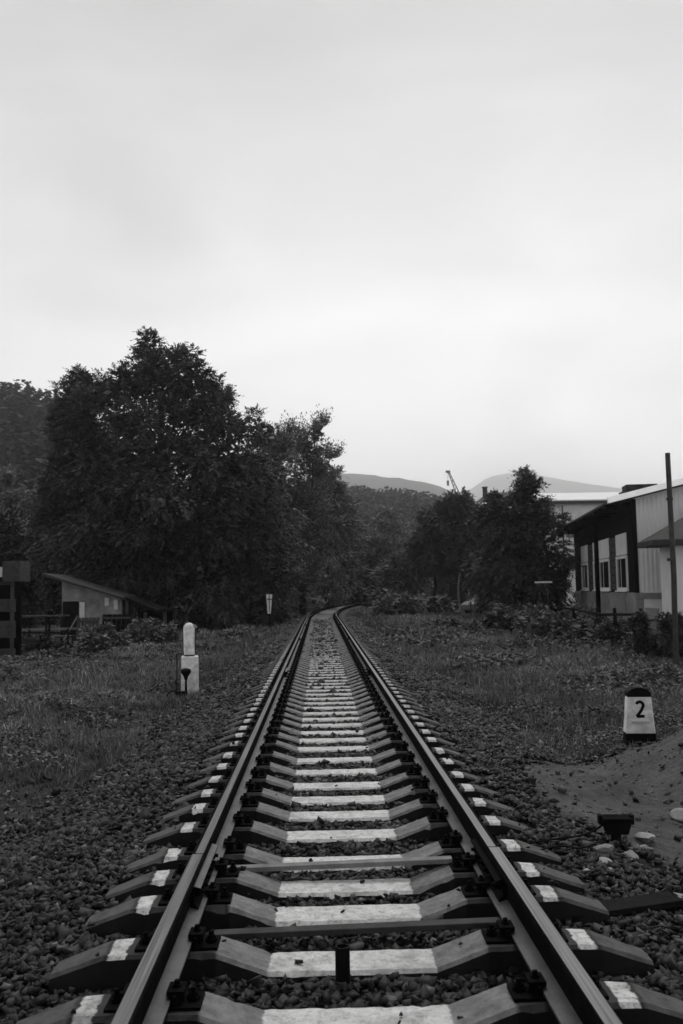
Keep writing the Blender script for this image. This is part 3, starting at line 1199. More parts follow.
X = lambda px, Y: at(px, 590, Y).x
tree('broadleaf_tree', 'tallest broad dark tree on the left, behind the small shed', (X(160, 53), 53),
     [(163, 376, 46, 38), (120, 400, 40, 36), (200, 402, 34, 32), (150, 450, 72, 52), (222, 448, 38, 38), (165, 510, 92, 75), (240, 510, 42, 60), (110, 565, 62, 58), (205, 575, 78, 55), (262, 585, 32, 40, -1), (90, 460, 38, 44)],
     53, M['leaf'], 0.10, 0.55, 330, 24000, 11, 0.45, (162, 360), nl=9, core=5000, depth=0.8, sub_r=(0.20, 0.34), nb=26)
tree('broadleaf_tree', 'dark rounded tree on the far left, against the wooded slope', (X(75, 56), 56),
     [(84, 398, 26, 26), (68, 425, 22, 30), (68, 470, 26, 45), (64, 540, 26, 60), (95, 540, 40, 60)],
     56, M['leaf'], 0.10, 0.55, 140, 9000, 12, 0.3, (76, 395), core=2500, sub_r=(0.22, 0.36))
tree('broadleaf_tree', 'grey-leaved slender tree just right of the tallest tree', (X(262, 60), 60),
     [(250, 432, 20, 20), (274, 442, 18, 20), (262, 490, 34, 50), (272, 550, 34, 50), (255, 600, 30, 25)],
     60, M['leaflight'], 0.10, 0.5, 90, 4500, 13, 0.22, (256, 425), core=1500, sub_r=(0.22, 0.36))
tree('broadleaf_tree', 'feathery topped tree left of the far end of the track', (X(302, 68), 68),
     [(319, 434, 9, 16), (306, 444, 18, 20), (288, 448, 16, 20), (322, 462, 14, 22), (295, 480, 30, 36), (302, 520, 32, 45), (296, 575, 32, 38)],
     68, M['leaflight'], 0.10, 0.75, 110, 4600, 14, 0.22, (316, 430), core=1000, droop=-0.7, sub_r=(0.22, 0.4))
tree('broadleaf_tree', 'airy tree leaning over the track just before the curve', (X(326, 84), 84),
     [(328, 486, 18, 18), (330, 520, 24, 35), (322, 565, 26, 34)],
     84, M['leaflight'], 0.13, 0.7, 70, 3000, 15, 0.2, (326, 472), core=1200, sub_r=(0.22, 0.4))
# right side
tree('broadleaf_tree', 'tall bushy dark tree on the right, leafy to the ground', (X(520, 47), 47),
     [(526, 482, 10, 14), (506, 512, 22, 20), (532, 508, 22, 20), (546, 530, 24, 26), (512, 545, 30, 34), (523, 588, 42, 42), (505, 600, 26, 30), (497, 562, 20, 26), (548, 572, 22, 34)],
     47, M['leaf'], 0.085, 0.5, 120, 7000, 16, 0.2, (523, 478), core=2200, sub_r=(0.22, 0.38))
tree('broadleaf_tree', 'dark tree with bare thick trunk left of the bushy tree', (X(452, 80), 80),
     [(455, 508, 19, 17), (438, 532, 22, 22), (466, 536, 20, 24), (424, 552, 17, 20), (446, 560, 20, 16)],
     80, M['leaf'], 0.13, 0.6, 100, 5500, 17, 0.45, (453, 500), core=2500, sub_r=(0.22, 0.36), trunks=[(-1.6, 0.6, -1.5, 0.4, 5.0, 0.22), (0.9, -0.5, 1.3, 0, 5.2, 0.25)])
tree('broadleaf_tree', 'dark drooping tree between the bare trunked one and the bushy one', (X(487, 62), 62),
     [(488, 530, 15, 24), (484, 565, 18, 26), (492, 590, 16, 18)],
     62, M['leaf'], 0.11, 0.5, 60, 2600, 18, 0.18, (487, 520), core=1200, sub_r=(0.22, 0.38))
tree('broadleaf_tree', 'leafy low tree right of the curve, in front of the wood', (X(402, 92), 92),
     [(400, 575, 22, 22), (418, 590, 16, 14), (388, 592, 16, 14)],
     92, M['leaflight'], 0.14, 0.6, 60, 2600, 19, 0.18, (401, 565), core=1200, sub_r=(0.25, 0.4))


def bush(name, label, bx, by, rx, ry, rz, n, leaf, seed, m='leaf', cat='bush', group='bushes near the track'):
    bz = g1(bx, by)
    e_ = empty(name, (bx, by, bz), label, cat, group)
    V, F_, T, C = crown_mesh([(0, 0, rz * 0.5, rx, ry, rz * 0.62), (rx * .4, 0, rz * 0.35, rx * .7, ry, rz * .5)], 40, n, leaf, leaf * 4, seed, 7, 500, (0.2, 0.4), 0.5)
    npmesh('foliage', V, F_, M[m], e_, attr={'tone': T})
    mb = MB()
    for i in range(7):
        c = C[i]
        mb.tube([(0.05 * i - 0.15, 0, -0.1), Vector(c) * 0.5, c], [0.02, 0.014, 0.004], 5)
    mb.build('stem', M['bark'], e_)
    return e_


for i, (px, Y, rx, rz, lb) in enumerate((
        (398, 70, 1.8, 1.5, 'low dark bush right of the curve of the track'),
        (375, 96, 2.4, 1.6, 'small bush beside the track inside the curve'),
        (430, 74, 1.8, 1.2, 'spreading low bush below the tree with bare trunk'),
        (508, 40, 1.4, 1.0, 'low bush at the foot of the bushy tree'),
        (560, 36, 1.6, 1.1, 'bush growing against the ruined fence left of the workshop'),
        (585, 31, 1.3, 0.8, 'bush in front of the workshop fence, below its windows'),
        (100, 33, 0.8, 0.8, 'dark bramble bush in front of the leaning panels'),
        (45, 34, 0.8, 0.5, 'bush in front of the junk pile on the left'),
        (150, 38, 1.3, 0.8, 'low bush in front of the open lean-to'),
        (222, 57, 2.2, 1.4, 'dark undergrowth below the tallest tree, left of the small sign'),
        (292, 78, 2.2, 2.0, 'undergrowth at the left edge of the track before the curve'))):
    bush('bush', lb, X(px, Y), Y, rx, rx * 0.8, rz, 900, 0.0016 * Y + 0.02, 50 + i, 'leaf' if i % 2 else 'leaflight')


# belt of individual trees beyond the curve
def belt_proto(seed, lob, m, leaf, label):
    e_ = empty('woodland_tree', (0, 0, 0), label, 'tree', 'trees of the wood beyond the curve')
    V, F_, T, C = crown_mesh(lob, 60, 2000, leaf, 0.9, seed, 7, 900, (0.25, 0.42), 0.5)
    npmesh('crown', V, F_, m, e_, attr={'tone': T})
    mb = MB()
    limbs(mb, (0, 0, -0.5), C, 0.22, (0, 0, max(l[2] for l in lob)), seed, 5)
    mb.build('trunk', M['bark'], e_)
    return e_


labs = ['rounded leafy tree standing in the wood beyond the curve', 'tall narrow tree standing in the wood beyond the curve', 'wide dark tree standing in the wood beyond the curve']
protos = [belt_proto(61, [(0, 0, 8, 3.2, 3.2, 4), (1, 0, 5, 3.4, 3, 4), (-1.2, 0, 4, 3, 3, 3.5)], M['leaflight'], 0.22, labs[0]),
          belt_proto(62, [(0, 0, 11, 2.0, 2, 4), (0, 0, 6, 2.8, 2.8, 5), (0.5, 0, 2.5, 3, 3, 2.5)], M['leaflight'], 0.22, labs[1]),
          belt_proto(63, [(0, 0, 7, 4.2, 3.6, 4.2), (-2, 0, 5, 3, 3, 4), (2, 0, 4, 3.2, 3, 4)], M['leaf'], 0.22, labs[2])]
belt = [(345, 128, 1.00, 1), (362, 135, 0.95, 0), (380, 128, 0.75, 2), (398, 130, 0.72, 0), (352, 150, 1.25, 0), (372, 158, 1.2, 2), (392, 165, 1.1, 1), (412, 140, 0.75, 2),
        (335, 112, 0.9, 0), (330, 140, 1.3, 2), (318, 120, 1.2, 1), (300, 110, 1.1, 2), (285, 100, 1.05, 0), (410, 172, 1.15, 0), (430, 160, 0.95, 2), (448, 175, 1.0, 0),
        (470, 150, 0.85, 1), (495, 140, 0.8, 2), (520, 130, 0.8, 0), (545, 120, 0.7, 2), (20, 75, 0.65, 0), (0, 70, 0.61, 2), (40, 85, 0.78, 1), (-20, 78, 0.75, 0), (60, 95, 0.82, 2),
        (8, 100, 1.02, 1), (30, 112, 1.09, 0), (-15, 104, 0.95, 2), (48, 72, 0.75, 2), (15, 60, 0.6, 0), (-8, 58, 0.65, 2), (250, 95, 1.1, 2), (215, 90, 1.0, 0)]
usedp = set()
cnt = {}
for (px, Y, s, k) in belt:
    o = protos[k] if k not in usedp else copy_tree(protos[k])
    usedp.add(k)
    x = X(px, Y)
    o.location = (x, Y, g1(x, Y))
    o.rotation_euler = (0, 0, random.uniform(0, 6.28))
    o.scale = (s * random.uniform(0.9, 1.15),) * 2 + (s,)
    if px < 70:
        o['label'] = ['rounded tree at the foot of the wooded slope, far left', 'tall narrow tree at the foot of the wooded slope, far left', 'wide dark tree at the foot of the wooded slope, far left'][k]
        o['group'] = 'trees below the left slope'
        o['label'] = {20: 'rounded low tree right behind the timber tower top', 0: 'wide tree cut by the left edge above the timber tower', 40: 'narrow tree between the timber tower and the far left tall tree',
                      -20: 'rounded tree mostly beyond the left edge of the view', 60: 'wide tree hidden behind the far left dark rounded tree', 8: 'tall narrow tree at the left edge below the slope top',
                      30: 'tallest rounded tree below the slope, left of the dark tree', -15: 'tall wide tree barely in view at the left edge', 48: 'small wide tree directly above the shed roof end',
                      15: 'smallest rounded tree beside the timber tower box', -8: 'small wide tree at the very left edge behind the timber tower'}[px]
    elif px < 310:
        o['label'] = ['rounded tree behind the tallest tree, mostly hidden', 'tall narrow tree behind the tallest tree, mostly hidden', 'wide dark tree behind the tallest tree, mostly hidden'][k]
        o['group'] = 'trees behind the tallest tree'

# wooded hillsides: one mass
tx, ty = [], []
n = 5200
x = rng.uniform(-230, 20, n)
y_ = rng.uniform(105, 330, n)
k = (gh(x, y_) > 3.5) & (np.abs(x - 0.023 * y_) < 0.42 * y_ + 10)
tx.append(x[k]); ty.append(y_[k])
n = 7000
x = rng.uniform(-60, 210, n)
y_ = rng.uniform(195, 470, n)
k = (np.abs(x - 0.023 * y_) < 0.42 * y_ + 10)
tx.append(x[k]); ty.append(y_[k])
tx = np.concatenate(tx); ty = np.concatenate(ty)
nT = len(tx)
tz = gh(tx, ty)
th = rng.uniform(6, 13, nT)
conif = rng.random(nT) < 0.45
per = 60
u = rng.random((nT, per))
ang = rng.uniform(0, 2 * np.pi, (nT, per))
hz = 0.12 + 0.88 * u
rad = np.where(conif[:, None], (1 - hz) * 0.26 + 0.02, 0.30 * np.sqrt(np.clip(1 - ((hz - 0.55) / 0.47) ** 2, 0.02, 1)))
rr = rad * th[:, None] * rng.uniform(0.6, 1.08, (nT, per))
P = np.stack([tx[:, None] + np.cos(ang) * rr, ty[:, None] + np.sin(ang) * rr, tz[:, None] + hz * th[:, None]], -1).reshape(-1, 3)
D = np.stack([np.cos(ang), np.sin(ang), np.where(conif[:, None], -0.5, 0.1) * np.ones_like(ang)], -1).reshape(-1, 3)
S = rng.uniform(0.7, 1.5, len(P))
V, F_ = leafquads(P, S, 0.3, 0.7, 1.5, D)
T = np.repeat(np.repeat(rng.uniform(0.6, 1.4, nT), per) * rng.uniform(0.8, 1.2, len(P)), 4)
o = npmesh('far_wood', V, F_, M['farleaf'], attr={'tone': T})
tag(o, 'dense wood covering the hillsides behind the track', 'wood', kind='stuff')

# ------------------------------------------------------------------ workshop on the right
WX, WY, WA = X(637.5, 33), 33.0, R(8.1)
WB = -0.55
ws = empty('workshop', (WX, WY, 0), 'long dark timber workshop with white-panelled windows and pale front wall', 'building', rz=-WA)


def wall_t(px):
    d = CF * FPX + CR * (px - CX)
    r = d.x / d.y
    return (r * WY - WX) / (math.sin(WA) - math.cos(WA) * r)


TEND = wall_t(573.0)
mb = MB()
mb.box(0.0, 0.2, 0.2, TEND, 1.12, 4.42)
side = mb.build('side_wall', M['woodwall'], ws)
# horizontal boards on the upper band, set proud
mb = MB()
for i in range(4):
    mb.box(-0.03 - 0.004 * i, -0.002, 0.25, TEND - 0.1, 3.42 + i * 0.24, 3.42 + i * 0.24 + 0.22)
mb.build('wall_boards', M['wooddark'], ws)
mb = MB()
mb.box(-0.06, 0.2, 0.0, TEND, WB, 1.12)
mb.build('foundation', M['concrete'], ws, bevel=0.02)
zx = lambda v: 540 + v / 4.266
wins = [(172, 199), (223, 238), (247, 291), (322, 366)]
for i, (a, b_) in enumerate(wins):
    t1, t0 = wall_t(zx(a)), wall_t(zx(b_))
    w = empty('window', (0, 0, 0), None, None)
    w.parent = ws
    MB().box(-0.05, -0.002, t0, t1, 2.52, 3.32).build('white_panel', M['pale'], w, bevel=0.01)
    fr = MB()
    fw = 0.09
    fr.box(-0.07, -0.002, t0, t1, 1.16, 1.30)
    fr.box(-0.07, -0.002, t0, t1, 2.38, 2.49)
    fr.box(-0.07, -0.002, t1 - fw, t1, 1.30, 2.38)
    fr.box(-0.07, -0.002, t0, t0 + fw, 1.30, 2.38)
    fr.box(-0.03, -0.002, t0 + (t1 - t0) * 0.62, t0 + (t1 - t0) * 0.62 + 0.05, 1.30, 2.38)
    fr.build('frame', M['pale'], w)
    MB().box(-0.02, -0.0015, t0 + fw, t1 - fw, 1.30, 2.38).build('pane', M['glass'], w)
    MB().box(-0.14, -0.072, t0 - 0.05, t1 + 0.05, 1.14, 1.18).build('sill', M['pale'], w)
# timber between the windows
mb = MB()
edges = [(wall_t(zx(a)), wall_t(zx(b_))) for a, b_ in wins]
for (a, b_), (c, d) in zip(edges[:-1], edges[1:]):
    lo, hi = (c, b_) if c < b_ else (b_, c)
    lo, hi = min(a, b_, c, d), max(a, b_, c, d)
    q = sorted((a, b_, c, d))
    lo, hi = q[1], q[2]
    mb = MB()
    if hi - lo > 0.3:
        for i in range(7):
            mb.box(-0.035, -0.002, lo + 0.06, hi - 0.06, 1.2 + i * 0.3, 1.2 + i * 0.3 + 0.27)
        mb.build('infill_boards', M['wood'], ws)
# front wall
mb = MB()
mb.box(0.0, 9.0, 0.0, 0.18, 1.12, 4.42)
for i in range(60):
    xx = 0.03 + i * 0.15
    mb.box(xx, xx + 0.05, -0.03, -0.001, 1.13, 4.40 + max(0, 0.24 * xx - 0.05))
mb.add([(0, 0, 4.42), (9, 0, 4.42), (9, 0, 6.5), (0, 0.18, 4.42), (9, 0.18, 4.42), (9, 0.18, 6.5)], [(0, 1, 2), (3, 5, 4), (0, 2, 5, 3), (1, 4, 5, 2)])
mb.build('front_wall', M['clad'], ws)
MB().box(0.0, 9, -0.04, 0.0, 0.90, 1.11).build('skirting_band', M['concrete'], ws)
MB().box(0.2, 9, 0.0, 0.3, WB, 1.10).build('front_foundation', M['pale'], ws)
MB().box(-0.10, 0.06, -0.045, 0.12, 1.12, 4.40).build('corner_post', M['woodwall'], ws)
sl_ = 0.235
mb = MB()
rz = lambda xx: 4.47 + sl_ * xx
mb.add([(-0.95, -0.35, rz(-0.95)), (9.4, -0.35, rz(9.4)), (9.4, TEND + 0.4, rz(9.4)), (-0.95, TEND + 0.4, rz(-0.95)),
        (-0.95, -0.35, rz(-0.95) + 0.08), (9.4, -0.35, rz(9.4) + 0.08), (9.4, TEND + 0.4, rz(9.4) + 0.08), (-0.95, TEND + 0.4, rz(-0.95) + 0.08)],
       [(0, 3, 2, 1), (4, 5, 6, 7), (0, 1, 5, 4), (1, 2, 6, 5), (2, 3, 7, 6), (3, 0, 4, 7)])
roof = mb.build('roof', M['roofdark'], ws)
mb = MB()
mb.add([(-0.97, -0.66, rz(-0.97) - 0.02), (9.4, -0.66, rz(9.4) - 0.02), (9.4, -0.36, rz(9.4) - 0.02), (-0.97, -0.36, rz(-0.97) - 0.02),
        (-0.97, -0.44, rz(-0.97) + 0.20), (9.4, -0.44, rz(9.4) + 0.20), (9.4, -0.36, rz(9.4) + 0.20), (-0.97, -0.36, rz(-0.97) + 0.20)],
       [(0, 3, 2, 1), (4, 5, 6, 7), (0, 1, 5, 4), (1, 2, 6, 5), (2, 3, 7, 6), (3, 0, 4, 7)])
mb.build('white_fascia', M['roofmetal'], roof)
c = at(661, 489, 38)
mb = MB().box(0.55, 1.75, 4.4, 5.4, rz(0.5), rz(1.5) + 0.55)
mb.build('chimney', M['roofdark'], roof)
for i in range(12):
    yy = 0.4 + i * (TEND - 0.8) / 11
    MB().box(-0.9, 0.0, yy, yy + 0.12, rz(-0.9) - 0.16, rz(-0.9) - 0.02).build('rafter', M['woodwall'], roof)
# downpipe standing clear of the wall
pp = at(598.5, 592, 38)
p0, p1 = at(599.5, 632, 36), at(597, 535, 36)
dp = MB().tube([(p0.x, p0.y, -0.6), (p0.x, p0.y, 3.8)], 0.09, 10).build('drain_pipe', M['iron'])
tag(dp, 'thin dark upright pipe in front of the workshop windows', 'pipe')

# annex with hip roof
ax0 = at(673, 590, 30.0)
an = empty('annex_building', (ax0.x, 30.0, -0.5), 'small pale annex with dark hipped roof at the right edge', 'building', rz=-WA)
MB().box(0, 6, 0, 1.7, 0, 3.15).build('wall', M['clad'], an)
ov = 0.72
zt = 3.12
mb = MB()
mb.add([(-ov, -ov, zt), (6 + ov, -ov, zt), (6 + ov, 1.8, zt), (-ov, 1.8, zt), (-ov, -ov, zt + 0.17), (6 + ov, -ov, zt + 0.17), (6 + ov, 1.8, zt + 0.17), (-ov, 1.8, zt + 0.17),
        (1.7, 1.75, zt + 1.5), (4.6, 1.75, zt + 1.5)],
       [(0, 3, 2, 1), (0, 1, 5, 4), (1, 2, 6, 5), (2, 3, 7, 6), (3, 0, 4, 7), (4, 5, 9, 8), (5, 6, 9), (6, 7, 8, 9), (7, 4, 8)])
mb.build('roof', M['roofdark'], an)

# tall pipe mast
b0, b1 = at(675.5, 665, 22.5), at(667.5, 453, 22.5)
gz = g1(b0.x, 22.5)
mast = MB().tube([(b0.x, 22.5, gz - 0.1), (b1.x + 0.02, 22.5, 1.6), (b1.x, 22.5, b1.z)], [0.068, 0.066, 0.060], 14)
mast.tube([(b0.x, 22.5, 1.95), (b0.x - 0.005, 22.5, 2.02)], 0.085, 14)
mast.tube([(b1.x, 22.5, 3.4), (b1.x, 22.5, 3.46)], 0.082, 14)
tag(mast.build('metal_pole', M['pipe'], smooth=True), 'tall plain metal pole standing in front of the pale annex', 'pole')

# fence with ivy clad posts
fx = 9.15
fe = empty('wooden_fence', (fx, 27, g1(fx, 27)), 'low broken timber fence in front of the workshop foundation', 'fence')
gz0 = g1(fx, 27)
mb = MB()
mb.tube([(0, 0, 1.12), (0.02, 4, 1.02), (0.1, 8, 1.12), (0.2, 13, 1.2)], 0.045, 7)
mb.build('top_rail', M['wooddark'], fe)
mb = MB()
mb.tube([(0.02, 0, 0.55), (0.05, 6, 0.5), (0.2, 13, 0.6)], 0.035, 6)
mb.build('lower_rail', M['wooddark'], fe)
for i, yy in enumerate((0.3, 2.5, 4.6, 6.9, 9.1, 11, 12.9)):
    MB().tube([(0.03, yy, -0.2), (random.uniform(-.12, .12), yy, 1.15 + random.uniform(0, 0.15))], [0.07, 0.055], 7).build('post', M['wooddark'], fe)
for i in range(40):
    yy = 0.5 + i * 0.31
    if random.random() < 0.7:
        MB().box(0.05, 0.075, yy, yy + 0.14, 0.0, random.uniform(0.6, 1.0)).build('picket', M['wood'], fe, jitter=0.01)

for i_, (px_, Y_, rx_, rz_, lb_t) in enumerate(((615, 29.5, 0.7, 0.7, 'dark bush under the nearest workshop window, behind the fence rail'), (600, 32.5, 0.7, 0.6, 'dark bush at the foot of the thin drain pipe'),
                                               (575, 37.0, 0.9, 0.8, 'dark bush at the far corner of the workshop'), (645, 27.5, 0.5, 0.5, 'small dark bush behind the pale leaning board'))):
    bush('bush', lb_t, X(px_, Y_), Y_, rx_, rx_ * 0.7, rz_, 900, 0.05, 90 + i_, 'leaf')
bush('ivy_clump', 'upright ivy column at the near end of the workshop fence', at(637, 590, 26).x, 26, 0.20, 0.2, 1.25, 1500, 0.035, 81, cat='ivy', group='ivy along the fence')
bush('ivy_clump', 'dark ivy mass around the foot of the tall metal pole', at(672, 590, 24.5).x, 24.5, 0.36, 0.4, 1.25, 2400, 0.035, 82, cat='ivy', group='ivy along the fence')
bush('ivy_clump', 'low ivy clump between the upright ivy column and pole', at(658, 590, 25.4).x, 25.6, 0.14, 0.2, 0.7, 500, 0.03, 83, cat='ivy', group='ivy along the fence')
bc = at(652.5, 612, 25.9)
bo = empty('leaning_board', (bc.x, 25.9, g1(bc.x, 25.9)), 'pale weathered board leaning upright between the ivy clumps', 'board')
MB().prism([(-0.14, 0), (0.06, 0), (0.20, 1.35), (-0.20, 1.38)], -0.02, 0.02).build('plank', M['concrete'], bo, bevel=0.005)
mb = MB()
for zz in (0.35, 1.0):
    mb.box(-0.15, 0.13, -0.045, -0.021, zz, zz + 0.06)
mb.build('batten', M['wood'], bo)
# old T shaped post
tb = at(549, 618, 40)
tp_ = empty('washing_line_post', (tb.x, 40, g1(tb.x, 40)), 'thin T-shaped post between the bushy tree and the workshop', 'post')
ztop = at(549, 583, 40).z - g1(tb.x, 40)
MB().tube([(0, 0, -0.1), (0, 0, ztop)], 0.04, 8).build('upright', M['pipe'], tp_)
MB().box(-0.55, 0.18, -0.04, 0.04, ztop, ztop + 0.07).build('crossbar', M['pale'], tp_, bevel=0.01)
# dark wall continuing the workshop
aw = at(560, 590, 50)
ow = empty('garden_wall', (aw.x - 0.6, 50.6, g1(aw.x, 50.6)), 'dark low wall between the bushy tree and the workshop', 'wall')
MB().box(-1.2, 0.75, 0, 0.25, 0, 2.0).build('wall_face', M['wood'], ow, bevel=0.02)
MB().box(-1.28, 0.80, -0.05, 0.30, 2.0, 2.08).build('coping', M['concrete'], ow)

# big building behind
Yb = 92.0
b0 = at(545, 499, Yb)
b1 = at(760, 499, Yb)
zb = -0.5
lb_ = empty('long_building', (b0.x, Yb, zb), 'long pale multi-storey building with bright flat roof behind the workshop', 'building')
wd = b1.x - b0.x
hz_ = b0.z - zb
MB().box(1.2, wd - 1, 0.8, 11, 0, hz_ - 0.45).build('wall', M['pale'], lb_)
rf = MB().add([(0, 0, hz_ - 0.45), (wd, 0, hz_ - 0.45), (wd, 12, hz_ - 0.45), (0, 12, hz_ - 0.45), (0, 0, hz_ - 0.1), (wd, 0, hz_ - 0.1), (wd, 12, hz_ + 1.75), (0, 12, hz_ + 1.75)],
         [(0, 3, 2, 1), (4, 5, 6, 7), (0, 1, 5, 4), (1, 2, 6, 5), (2, 3, 7, 6), (3, 0, 4, 7)]).build('roof', M['roofmetal'], lb_)
MB().box(-0.05, wd, -0.06, -0.002, hz_ - 0.52, hz_ - 0.22).build('eave_board', M['wood'], rf)
c = at(626, 495, Yb + 2)
mb = MB()
x0 = c.x - b0.x
mb.add([(x0 - 0.55, 1.5, hz_ - 0.1), (x0 + 0.8, 1.5, hz_ - 0.1), (x0 + 0.8, 2.7, hz_ - 0.1), (x0 - 0.55, 2.7, hz_ - 0.1), (x0 - 0.5, 1.5, hz_ + 0.75), (x0 + 0.75, 1.5, hz_ + 1.25), (x0 + 0.75, 2.7, hz_ + 1.25), (x0 - 0.5, 2.7, hz_ + 0.75)],
       [(0, 3, 2, 1), (4, 5, 6, 7), (0, 1, 5, 4), (1, 2, 6, 5), (2, 3, 7, 6), (3, 0, 4, 7)])
mb.build('vent_housing', M['roofdark'], rf, bevel=0.03)
mb = MB()
mb.add([(x0 + 0.85, 1.4, hz_ - 0.3), (x0 + 1.9, 1.4, hz_ - 0.3), (x0 + 1.9, 2.7, hz_ - 0.3), (x0 + 0.85, 2.7, hz_ - 0.3), (x0 + 0.85, 1.4, hz_ + 0.65), (x0 + 1.7, 1.4, hz_ + 0.85), (x0 + 1.7, 2.7, hz_ + 0.85), (x0 + 0.85, 2.7, hz_ + 0.65)],
       [(0, 3, 2, 1), (4, 5, 6, 7), (0, 1, 5, 4), (1, 2, 6, 5), (2, 3, 7, 6), (3, 0, 4, 7)])
mb.build('vent_housing', M['roofdark'], rf, bevel=0.03)
for i in range(7):
    for j in range(3):
        wx = 2.2 + i * 2.9
        wz = hz_ - 3.9 - j * 3.1
        if wz < 0.3:
            continue
        w = MB().box(wx, wx + 1.3, 0.74, 0.797, wz, wz + 1.5).build('window', M['white'], lb_)
        MB().box(wx + 0.1, wx + 1.2, 0.72, 0.738, wz + 0.1, wz + 1.4).build('pane', M['glass'], w)
MB().box(1.8, 1.92, 0.72, 0.79, 0.2, hz_ - 0.6).build('downpipe', M['pipe'], lb_)

h0 = at(474, 506, 100)
ho = empty('dark_roofed_house', (h0.x, 100, -0.5), 'house with low dark roof and small chimney showing between two trees', 'house')
hw = at(560, 506, 100).x - h0.x
hh = h0.z + 0.5
MB().box(0.5, hw, 0.4, 9, 0, hh - 0.3).build('wall', M['plaster'], ho)
apx = at(505, 491, 100)
mb = MB()
ax_, az_ = apx.x - h0.x, apx.z + 0.5
mb.add([(0, 0, hh), (hw, 0, hh), (hw, 9.5, hh), (0, 9.5, hh), (ax_ - 1.0, 4.5, az_ + 0.3), (hw - 2, 4.5, az_ + 0.35)], [(0, 3, 2, 1), (0, 1, 5, 4), (1, 2, 5), (2, 3, 4, 5), (3, 0, 4)])
hr = mb.build('roof', M['roofdark'], ho)
MB().add([(0.1, -0.15, hh - 0.35), (hw - 3, -0.15, hh - 0.35), (hw - 3, 0, hh - 0.35), (0.1, 0, hh - 0.35), (0.1, -0.15, hh - 0.2), (hw - 3, -0.15, hh - 0.2), (hw - 3, 0.9, hh + 0.42), (0.1, 0.9, hh + 0.42)], [(0, 3, 2, 1), (4, 5, 6, 7), (0, 1, 5, 4), (1, 2, 6, 5), (2, 3, 7, 6), (3, 0, 4, 7)]).build('gutter', M['roofmetal'], hr)
cc = at(486, 488, 102)
ch = MB().box(cc.x - h0.x - 0.22, cc.x - h0.x + 0.22, 2.5, 3.0, hh, cc.z + 0.5 + 0.1)
ch.box(cc.x - h0.x - 0.28, cc.x - h0.x + 0.28, 2.44, 3.06, cc.z + 0.5 + 0.1, cc.z + 0.5 + 0.2)
ch.build('chimney', M['roofdark'], hr)

# crane behind the trees
c0, c1 = at(458, 492, 130), at(448, 472, 130)
cr = empty('crane', (c0.x, 130, -0.5), 'thin slanted crane jib rising above the tree with bare trunk', 'crane')
f0 = Vector((0, 0, c0.z + 0.5 - 1.0))
f1 = Vector((c1.x - c0.x, 0, c1.z + 0.5))
mb = MB()
for dx, dz in ((0, 0), (0.45, 0.25)):
    mb.tube([f0 + Vector((dx, 0, dz)), f1 + Vector((dx * 0.3, 0, dz * 0.3))], [0.09, 0.06], 5)
for i in range(7):
    t = i / 7
    a = f0.lerp(f1, t)
    b_ = (f0 + Vector((0.45, 0, 0.25))).lerp(f1 + Vector((0.13, 0, 0.08)), min(1, t + 0.14))
    mb.tube([a, b_], 0.04, 4)
mb.box(f1.x - 0.3, f1.x + 0.3, -0.2, 0.2, f1.z - 0.1, f1.z + 0.2)
mb.build('jib', M['concrete'], cr)
mb = MB()
mb.box(-0.35, 0.35, -0.35, 0.35, 0, f0.z + 0.1)
mb.build('mast', M['concrete'], cr)
mb = MB().tube([(f1.x - 0.05, 0, f1.z), (f1.x - 0.05, 0, f1.z - 1.3)], 0.02, 4)
mb.box(f1.x - 0.2, f1.x + 0.1, -0.1, 0.1, f1.z - 1.9, f1.z - 1.2)
mb.build('hook', M['concrete'], cr)

# pale parked car and pickets under the trees
cb = at(487, 600, 72)
car = empty('parked_car', (cb.x, 72, g1(cb.x, 72)), 'pale parked car half hidden behind a picket fence under the trees', 'car', rz=0.5)
prof_ = [(-1.9, 0.35), (-1.95, 0.75), (-1.6, 0.95), (-0.95, 1.02), (-0.45, 1.45), (0.75, 1.47), (1.35, 1.05), (1.9, 0.95), (1.95, 0.4)]
MB().prism(prof_, -0.8, 0.8).build('body', M['beton'], car, bevel=0.06, smooth=True)
MB().prism([(-0.82, 1.04), (-0.42, 1.38), (0.68, 1.40), (1.12, 1.07)], -0.815, 0.815).build('side_window', M['glass'], car)
for sx in (-1.2, 1.25):
    for sy in (-0.72, 0.72):
        w = MB().tube([(sx, sy - 0.1, 0.32), (sx, sy + 0.1, 0.32)], 0.32, 16).build('wheel', M['black'], car)
pf = empty('picket_fence', (at(470, 600, 68).x, 68, g1(at(470, 600, 68).x, 68)), 'short dark picket fence in front of the parked car', 'fence')
mb = MB()
for i in range(16):
    mb.box(i * 0.3, i * 0.3 + 0.1, -0.015, 0.015, 0, 1.0 + 0.05 * (i % 3))
mb.build('pickets', M['wood'], pf)
MB().box(-0.1, 4.7, 0.016, 0.05, 0.7, 0.78).build('fence_rail', M['wood'], pf)
for k, (px, lb) in enumerate(((427, 'small whitish marker stone left of the bare trunk'), (437, 'larger whitish gate post beside the bare trunk'), (402, 'tiny pale marker stone beside the far end of the track'))):
    p = at(px, 608, 78)
    w_, h_ = (0.28, 1.1) if k == 0 else ((0.5, 1.2) if k == 1 else (0.2, 0.7))
    mb = MB().box(-w_, w_, -0.15, 0.15, -0.1, h_)
    mb.box(-w_ - 0.05, w_ + 0.05, -0.2, 0.2, h_, h_ + 0.12)
    o = mb.build('marker_stone', M['plaster'], bevel=0.03)
    o.location = (p.x, 78, g1(p.x, 78))
    tag(o, lb, 'marker stone', 'pale stones under the far trees')

